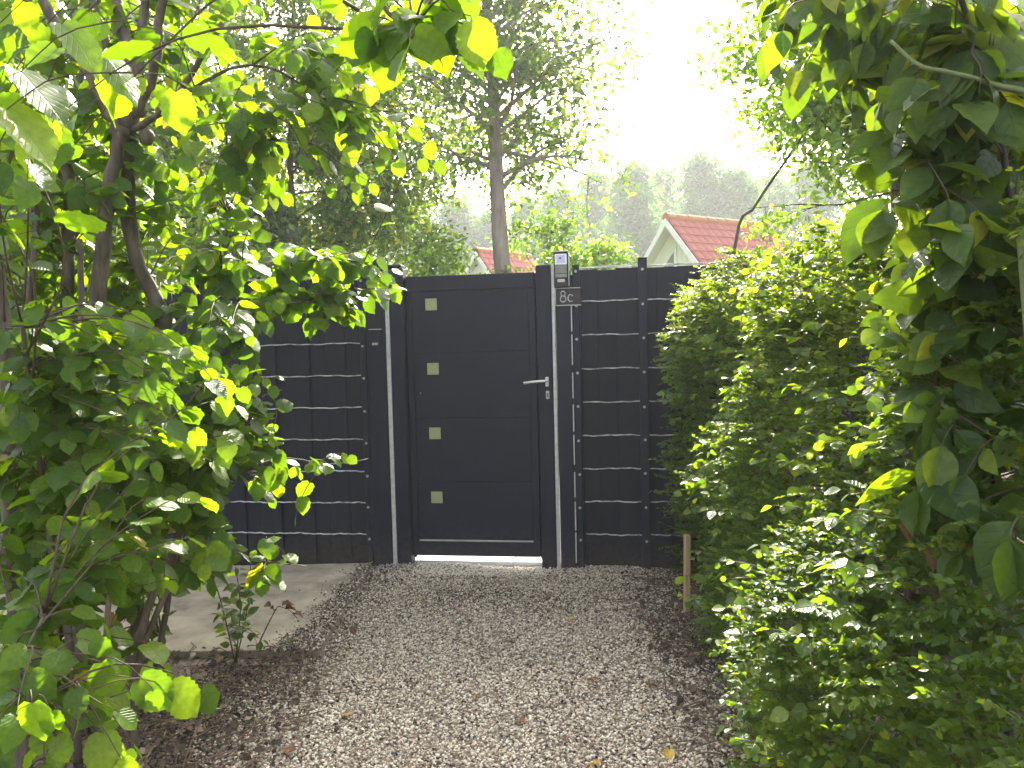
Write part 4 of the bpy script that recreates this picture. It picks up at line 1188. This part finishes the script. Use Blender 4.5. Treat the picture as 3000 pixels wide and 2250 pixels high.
# ================================================================== HAZEL ON THE LEFT
def hazel():
    base = np.array([-1.45, 2.75, 0.0])
    t = thing('hazel_shrub', 'large many stemmed hazel overhanging the left side of the lane', 'shrub', base)
    pl = Plant(size=.074, droop=(.1, .95), arch=.14, tw=.0017, jit=.42, spread=.8, lean=(.15, -.30, .95))
    S = [  # traced stems, radius at foot and tip
        ([(235, 1960, 2.8), (240, 1500, 2.8), (262, 1120, 2.8), (300, 750, 2.8), (325, 520, 2.8), (372, 350, 2.8)], .031, .024),
        ([(405, 1960, 2.95), (420, 1450, 2.95), (440, 1220, 2.95), (457, 1080, 2.95), (476, 930, 2.95), (452, 870, 2.95), (405, 770, 2.95), (375, 620, 2.95), (385, 380, 2.85)], .030, .026),
        ([(160, 1950, 2.9), (185, 1200, 2.9), (205, 640, 2.9), (190, 470, 2.9), (160, 310, 2.9), (118, 160, 2.9), (60, -60, 2.9)], .026, .016),
        ([(372, 360, 2.8), (316, 330, 2.78), (268, 215, 2.76), (195, 118, 2.74), (118, -10, 2.72), (60, -120, 2.7)], .026, .016),
        ([(380, 340, 2.82), (385, 190, 2.84), (352, 60, 2.86), (330, -120, 2.88)], .024, .016),
        ([(395, 300, 2.8), (412, 150, 2.8), (425, 20, 2.8), (440, -150, 2.8)], .022, .014),
        ([(400, 330, 2.78), (455, 190, 2.72), (470, 40, 2.7), (520, -150, 2.65)], .019, .012),
        ([(365, 330, 2.8), (310, 120, 2.9), (265, -20, 2.95), (240, -140, 3.0)], .018, .012),
        ([(390, 380, 2.8), (470, 330, 2.72), (543, 245, 2.66), (600, 150, 2.64), (652, 66, 2.62)], .012, .009),
        ([(470, 1900, 3.0), (520, 1600, 3.0), (595, 1250, 3.0), (640, 930, 3.0), (662, 740, 3.0), (668, 540, 3.0), (660, 300, 3.0)], .012, .004),
        ([(330, 2010, 2.6), (395, 1900, 2.6), (455, 1725, 2.6), (520, 1580, 2.6), (545, 1450, 2.6), (575, 1300, 2.65)], .016, .010),
        ([(395, 1985, 2.62), (440, 1840, 2.62), (520, 1660, 2.62), (580, 1500, 2.66), (640, 1400, 2.7)], .012, .008),
        ([(100, 1980, 2.7), (95, 1400, 2.7), (60, 1000, 2.7), (95, 820, 2.75), (110, 560, 2.8)], .018, .010),
        ([(60, 2050, 2.4), (25, 1500, 2.4), (20, 1050, 2.4), (-20, 600, 2.4), (-40, 100, 2.4)], .026, .018),
        ([(215, 2000, 2.55), (190, 1700, 2.55), (205, 1250, 2.6), (238, 950, 2.7), (232, 700, 2.75)], .014, .010),
        ([(170, 2010, 2.35), (150, 1600, 2.3), (100, 1250, 2.2), (60, 900, 2.1)], .012, .006),
        ([(300, 2020, 2.45), (330, 1650, 2.45), (360, 1350, 2.5)], .012, .006),
        # over the lane, high: the limb that carries the near hanging leaves
        ([(60, -120, 2.7), (350, -330, 2.2), (700, -330, 1.8), (980, -200, 1.55), (1130, 30, 1.45), (1230, 85, 1.42), (1330, 95, 1.4)], .008, .003),
        ([(440, -150, 2.8), (650, -200, 2.7), (900, -180, 2.6)], .010, .005),
        # side limbs
        ([(555, 262, 2.64), (700, 195, 2.7), (830, 214, 2.8), (940, 300, 2.9), (1060, 380, 3.0)], .006, .003),
        ([(555, 265, 2.64), (630, 272, 2.7), (720, 330, 2.75), (800, 420, 2.8)], .006, .003),
        ([(640, 930, 3.0), (760, 900, 3.1), (900, 885, 3.2), (1040, 905, 3.3)], .006, .003),
        ([(655, 830, 3.0), (780, 780, 3.1), (950, 760, 3.25), (1080, 770, 3.35)], .005, .003),
        ([(600, 1440, 2.7), (700, 1395, 2.8), (790, 1350, 2.9), (870, 1345, 2.95), (960, 1360, 3.0), (1080, 1345, 3.05)], .0055, .002),
        ([(545, 1560, 2.6), (640, 1600, 2.6), (760, 1640, 2.65), (900, 1660, 2.7)], .0045, .002),
        ([(60, 1900, 2.0), (130, 1800, 1.8), (60, 1950, 1.7), (90, 2080, 1.6)], .004, .002),
    ]
    for px, r0, r1 in S:
        pts3 = [P(*p) for p in px]
        if px[0][1] > 1800 and pts3[0][2] > -.02 and r0 > .005:          # rooted in the soil
            f3 = pts3[0] + (pts3[0] - pts3[1]) * np.array([.25, .25, 0]); f3[2] = -.06
            pts3 = [f3] + pts3
        ln = smooth_line(pts3, 26)
        wob = rng.normal(0, 1, (26, 3)) * r0 * .10
        rad = np.linspace(r0, r1, 26) * (1 + rng.normal(0, .05, 26))
        tube('stem', ln + wob, rad, M['bark_hazel'], t, base, 10)
        pl.stem(ln[::2])
    # knots where old limbs were cut at the hub
    for (x, y, d, r0) in ((372, 345, 2.8, .045), (400, 310, 2.78, .036), (352, 380, 2.8, .036), (476, 935, 2.95, .036), (430, 400, 2.8, .026)):
        bm = bmesh.new(); bmesh.ops.create_icosphere(bm, subdivisions=2, radius=r0)
        for v in bm.verts: v.co *= 1 + rng.normal(0, .10); v.co.z *= 1.3
        o = bm_obj('burl', bm, M['bark_hazel'], t); o.location = P(x, y, d) - base
        for p_ in o.data.polygons: p_.use_smooth = True
    F = pl.fill
    F([(-60, -60), (480, -60), (420, 300), (500, 560), (-60, 620)], (2.75, 3.7), 105, (6, 9), .082)
    F([(-60, -60), (330, -60), (330, 420), (-60, 620)], (1.5, 2.3), 18, (3, 5), .095)
    F([(430, -60), (1150, -60), (1180, 120), (1050, 330), (900, 420), (700, 560), (480, 560), (450, 200)], (2.4, 3.5), 98, (6, 9))
    F([(-60, 560), (620, 560), (660, 700), (500, 1000), (-60, 1000)], (2.9, 3.8), 140, (6, 9))
    F([(-60, 560), (130, 560), (130, 1000), (-60, 1000)], (2.0, 2.7), 8, (4, 6))
    F([(480, 650), (620, 650), (640, 980), (500, 1000)], (2.6, 2.9), 6, (4, 6))
    F([(440, 560), (800, 470), (880, 560), (740, 660), (560, 640)], (2.6, 3.1), 16, (4, 7))
    F([(-60, 950), (620, 950), (720, 1150), (680, 1400), (620, 1700), (-60, 1700)], (2.0, 2.9), 230, (6, 9))
    F([(-60, 950), (500, 950), (560, 1250), (520, 1750), (-60, 1750)], (2.9, 3.6), 110, (6, 9))
    F([(560, 900), (760, 980), (820, 1120), (760, 1330), (600, 1450), (560, 1100)], (2.5, 3.0), 52, (5, 8), .07)
    F([(600, 720), (760, 720), (830, 900), (760, 980), (620, 960)], (2.8, 3.2), 18, (4, 7), .08)
    F([(760, 720), (1110, 715), (1160, 820), (1140, 900), (900, 960), (760, 920)], (3.1, 3.45), 52, (5, 8), .078)
    F([(940, 360), (1130, 330), (1370, 380), (1290, 500), (1080, 590), (950, 540)], (2.6, 3.1), 19, (4, 7), .075)
    F([(760, 1330), (1110, 1310), (1110, 1440), (930, 1520), (760, 1500)], (2.85, 3.1), 9, (3, 5), .07)
    F([(560, 1500), (760, 1560), (990, 1660), (900, 1700), (640, 1720), (520, 1650)], (2.55, 2.75), 9, (3, 5), .075)
    F([(0, 1680), (520, 1680), (620, 2080), (400, 2240), (-60, 2240)], (1.6, 2.5), 34, (2, 5), .08)
    F([(-60, 1500), (420, 1500), (500, 1900), (330, 2050), (-60, 2050)], (2.7, 3.3), 80, (5, 8), .07)
    F([(-60, 1900), (300, 1950), (380, 2250), (-60, 2260)], (1.5, 2.0), 14, (3, 5), .075)
    F([(950, -80), (1330, -80), (1560, 100), (1480, 190), (1330, 200), (1120, 170), (980, 60)], (1.25, 1.6), 17, (3, 5), .085, tail=.3)
    # single leaves that stand out at lower left
    for (x, y, d, s, dx, dy, nx) in ((95, 2080, 1.5, .088, .1, -1.0, (-.1, -1.2, .5)), (150, 2105, 1.52, .045, .2, -.8, (0, -1, .6)), (300, 1960, 1.75, .10, .3, -.9, (0, -.5, 1)), (410, 2010, 1.75, .10, .7, -.8, (-.2, -.7, 1)), (500, 2030, 1.78, .10, .8, -.9, (-.2, -.5, 1)), (590, 2040, 1.9, .075, .5, -1, (.3, -.5, .8)),
                                     (515, 290, 2.0, .11, .1, -1, (0, -.6, .6)), (180, 90, 1.5, .11, .7, -.7, (-.2, -.4, 1)), (60, 230, 1.4, .12, .7, -.8, (.2, -.3, 1)), (300, 170, 1.6, .12, .8, -.9, (.3, -.4, .8)), (20, 340, 1.35, .12, .8, -.9, (.3, -.4, .9))):
        tip = P(x, y - 20, d)
        pl.lv.add(tip, np.array([dx, .1, dy]), np.array(nx, float), s)
        nodes = np.array(pl.nodes); a = nodes[np.argmin(np.linalg.norm(nodes - tip, axis=1))]
        a = tip + (a - tip) * min(1.0, .22 / max(.01, np.linalg.norm(a - tip)))
        pl.tw.add(smooth_line([a, a * .4 + tip * .6 + np.array([0, 0, .03]), tip], 6), np.linspace(.0018, .0010, 6), 5)
    pos, bs, sz = pl.lv.arrays()
    left = leaf_objects(hazel_hi, pos, bs, sz, M['hazel_leaf'], t, base, 300)
    leaf_bulk('foliage', hazel_lo, pos[left], bs[left], sz[left], M['hazel_leaf'], t, base)
    pl.tw.build('twigs', M['twig'], t, base, kind='stuff')
    print('hazel leaves', len(pos))
hazel()

# ================================================================== SMALL PLANTS AND LITTER
def sapling():
    base = G(690, 1945)
    t = thing('sapling', 'leafy knee high sapling standing at the front edge of the slabs', 'sapling', base)
    pl = Plant(size=.045, droop=(-.1, .5), arch=.1, tw=.0012, jit=.5, pairs=True)
    for (x, y, dz) in ((690, 1660, 3.0), (735, 1640, 3.05), (650, 1780, 2.98), (600, 1640, 3.1)):
        b_ = P(x, y, dz)
        ln = smooth_line([base, base * .4 + b_ * .6 + rng.normal(0, .015, 3), b_], 10)
        tube('stem', ln, np.linspace(.0032, .0014, 10), M['twig'], t, base, 6)
        pl.spray(ln, 8, .05, t0=.35)
        pl.stem(ln[3:])
    for _ in range(9):
        pl.twig_to(P(random.uniform(600, 770), random.uniform(1660, 1900), 3.0), 3, .045, tail=.1)
    pos, bs, sz = pl.lv.arrays()
    left = leaf_objects(dog_lo, pos, bs, sz, M['dogwood_leaf'], t, base, 130)
    if left.any(): leaf_bulk('foliage', dog_lo, pos[left], bs[left], sz[left], M['dogwood_leaf'], t, base)
    pl.tw.build('twigs', M['twig'], t, base, kind='stuff')
sapling()

def dry_weed():
    base = G(750, 1908)
    t = thing('dry_weed', 'dry brown weed stalk with withered head before the slabs', 'weed', base)
    d = 3.38
    ln = smooth_line([base, P(770, 1860, d), P(800, 1800, d), P(815, 1775, d)], 8)
    tube('stalk', ln, np.linspace(.004, .002, 8), M['twig'], t, base, 6)
    wt = leaf_template(OVATE_PROF, 6, 1, fold=.9, droop=.5, ripple=.05, seed=17)
    wm = mesh_np('withered_leaf', wt[0], wt[1], True, wt[2], np.full(len(wt[0]), .1)); wm.materials.append(M['dead_leaf'])
    for i, (x, y, a, s) in enumerate(((795, 1778, 2.6, .05), (800, 1790, 2.0, .05), (825, 1775, .4, .05), (835, 1785, -.3, .06), (860, 1800, -.5, .05))):
        o = bpy.data.objects.new('withered_leaf', wm); COL.objects.link(o); o.parent = t
        o.location = P(x, y, d) - base; o.rotation_euler = (radians(20), random.uniform(-1, 1), a - pi / 2); o.scale = (s, s, s)
        if i == 3: tube('stalk', [P(815, 1775, d), P(845, 1785, d), P(872, 1812, d)], [.002, .0015, .001], M['twig'], t, base, 5)
dry_weed()

def sprout():
    base = G(851, 1925)
    t = thing('sprout', 'tiny green sprout beside the right corner of the slabs', 'sprout', base)
    top = P(852, 1875, 3.33)
    tube('stalk', smooth_line([base, (base + top) / 2 + [.004, 0, 0], top], 5), np.linspace(.0022, .0014, 5), M['twig'], t, base, 5)
    for k in range(3):
        me = mesh_np('leaf', *[dog_lo[0][0], dog_lo[0][1]], smooth=True, uv=dog_lo[0][2], tint=np.full(len(dog_lo[0][0]), .5)); me.materials.append(M['elm_leaf_obj'])
        o = bpy.data.objects.new('leaf', me); COL.objects.link(o); o.parent = t
        o.location = top - base; o.rotation_euler = (.2, 0, k * 2.1 - 1.5); o.scale = (.03,) * 3
sprout()

# fallen leaves on the gravel, each its own
fl = [leaf_template(HAZEL_PROF, 8, 2, fold=.35, droop=.25, ripple=.05, serr=.06, cord=.1, seed=101), leaf_template(OVATE_PROF, 8, 2, fold=.7, droop=.3, ripple=.06, seed=102)]
for (x, y, s, mat, tn, k, lab) in ((1678, 1819, .042, 'yellow_leaf', .8, 0, 'small yellow fallen leaf on gravel before the 8c post'), (1244, 1746, .034, 'yellow_leaf', .3, 1, 'tiny ochre leaf on gravel before the gate hinge side'),
                                   (1041, 1834, .060, 'dead_leaf', .1, 1, 'curled dark brown leaf on gravel right of the slabs'), (1538, 2119, .050, 'dead_leaf', .8, 1, 'orange brown curled leaf in the middle of the lane'),
                                   (1018, 2094, .050, 'yellow_leaf', .5, 0, 'yellow leaf on the gravel at left of the lane'), (1963, 2192, .045, 'yellow_leaf', .9, 0, 'pale yellow leaf on gravel near the hedge foot'),
                                   (1755, 2238, .048, 'yellow_leaf', .2, 0, 'orange yellow leaf at the near edge of the lane'), (1895, 2006, .050, 'dead_leaf', .6, 0, 'reddish brown leaf lying on dirt near the hedge'),
                                   (1402, 2047, .040, 'dead_leaf', .9, 1, 'small rust leaf left of the orange curled one'), (1720, 1990, .034, 'dead_leaf', .5, 1, 'little brown leaf on gravel below the right fence'),
                                   (850, 2190, .055, 'dead_leaf', .7, 0, 'tan dead leaf on mulch under the hazel tips'), (700, 2120, .050, 'dead_leaf', .3, 1, 'brown dead leaf on dark mulch by the hazel')):
    tv, tf, tu = fl[k]
    me = mesh_np('fallen_leaf', tv, tf, True, tu, np.full(len(tv), tn)); me.materials.append(M[mat])
    o = bpy.data.objects.new('fallen_leaf', me); COL.objects.link(o)
    q = G(x, y, .012)
    o.location = (q[0], q[1], float(gravel_height(q[0], q[1])) + .018); o.rotation_euler = (random.uniform(-.2, .2), random.uniform(-.25, .25), random.uniform(0, 6)); o.scale = (s,) * 3
    tag(o, lab, 'leaf', 'fallen leaves on the lane')

def litter():
    """humus, bark bits and twigs under the shrubs: nobody could count it"""
    r = np.random.default_rng(77)
    tb = Tubes()
    for i in range(900):
        left = r.random() < .72
        if left: x, y = r.uniform(-2.6, -.72), r.uniform(1.9, 3.42)
        else: x, y = r.uniform(.55, 1.1), r.uniform(2.0, 4.3)
        if left and x > -.95 and r.random() < .6: continue
        L = r.uniform(.03, .16) if r.random() < .8 else r.uniform(.2, .45); a = r.uniform(0, 2 * pi)
        d = np.array([cos(a), sin(a), r.normal(0, .08)])
        p0 = np.array([x, y, .012 + r.random() * .012])
        tb.add([p0, p0 + d * L * .5 + r.normal(0, .008, 3) * [1, 1, .3], p0 + d * L], [r.uniform(.001, .003)] * 3, 4)
    o = tb.build('leaf_litter_twigs', M['cane'], None, kind='stuff')
    tag(o, 'scattered dry twigs on the dark mulch beside the lane', 'twigs')
    n = 5200
    left = r.random(n) < .75
    x = np.where(left, r.uniform(-2.8, -.80, n) , r.uniform(.58, 1.2, n)); y = np.where(left, r.uniform(1.8, 3.40, n), r.uniform(1.9, 4.4, n))
    pos = np.stack([x, y, .004 + r.random(n) * .02], 1)
    dirs = norm(np.stack([r.normal(0, 1, n), r.normal(0, 1, n), r.normal(0, .25, n)], 1))
    nr = np.stack([r.normal(0, .35, n), r.normal(0, .35, n), np.ones(n)], 1)
    xx = norm(np.cross(dirs, nr)); basis = np.stack([xx, dirs, np.cross(xx, dirs)], 1)
    o = leaf_bulk('leaf_litter', far_t, pos, basis, r.uniform(.008, .04, n), M['dead_bits'], None, (0, 0, 0), width=1.2)
    tag(o, 'dark brown rotting leaf litter under the shrubs', 'leaf litter')
def lane_bits():
    r = np.random.default_rng(78); n = 420
    x = r.normal(0, .75, n); y = r.uniform(2.1, 4.6, n)
    k = (x > -1.0) & (x < .9) & (y < fence_y(x) - .05); x, y = x[k], y[k]; n = len(x)
    pos = np.stack([x, y, gravel_height(x, y) + .010], 1)
    dirs = norm(np.stack([r.normal(0, 1, n), r.normal(0, 1, n), r.normal(0, .3, n)], 1))
    nr = np.stack([r.normal(0, .4, n), r.normal(0, .4, n), np.ones(n)], 1)
    xx = norm(np.cross(dirs, nr)); basis = np.stack([xx, dirs, np.cross(xx, dirs)], 1)
    o = leaf_bulk('leaf_crumbs', far_t, pos, basis, r.uniform(.008, .024, n), M['dead_leaf'], None, (0, 0, 0), width=1.1)
    tag(o, 'tiny brown leaf crumbs strewn over the gravel', 'leaf crumbs')
lane_bits()
M['dead_bits'] = leaf_mat('dead_bits', [(0.0, (0.020, 0.013, 0.009)), (0.7, (0.065, 0.042, 0.028)), (0.93, (0.15, 0.10, 0.06)), (1.0, (0.36, 0.27, 0.17))], (1.2, 1.2, 1.2), tfac=.12, rough=.8, veins=0, obj_random=False)
litter()

tris = sum(sum(len(p.vertices) - 2 for p in me.polygons) * 1 for me in bpy.data.meshes if len(me.polygons) < 20000) + sum(len(me.polygons) for me in bpy.data.meshes if len(me.polygons) >= 20000)
print('triangles about', tris, 'objects', len(bpy.data.objects))
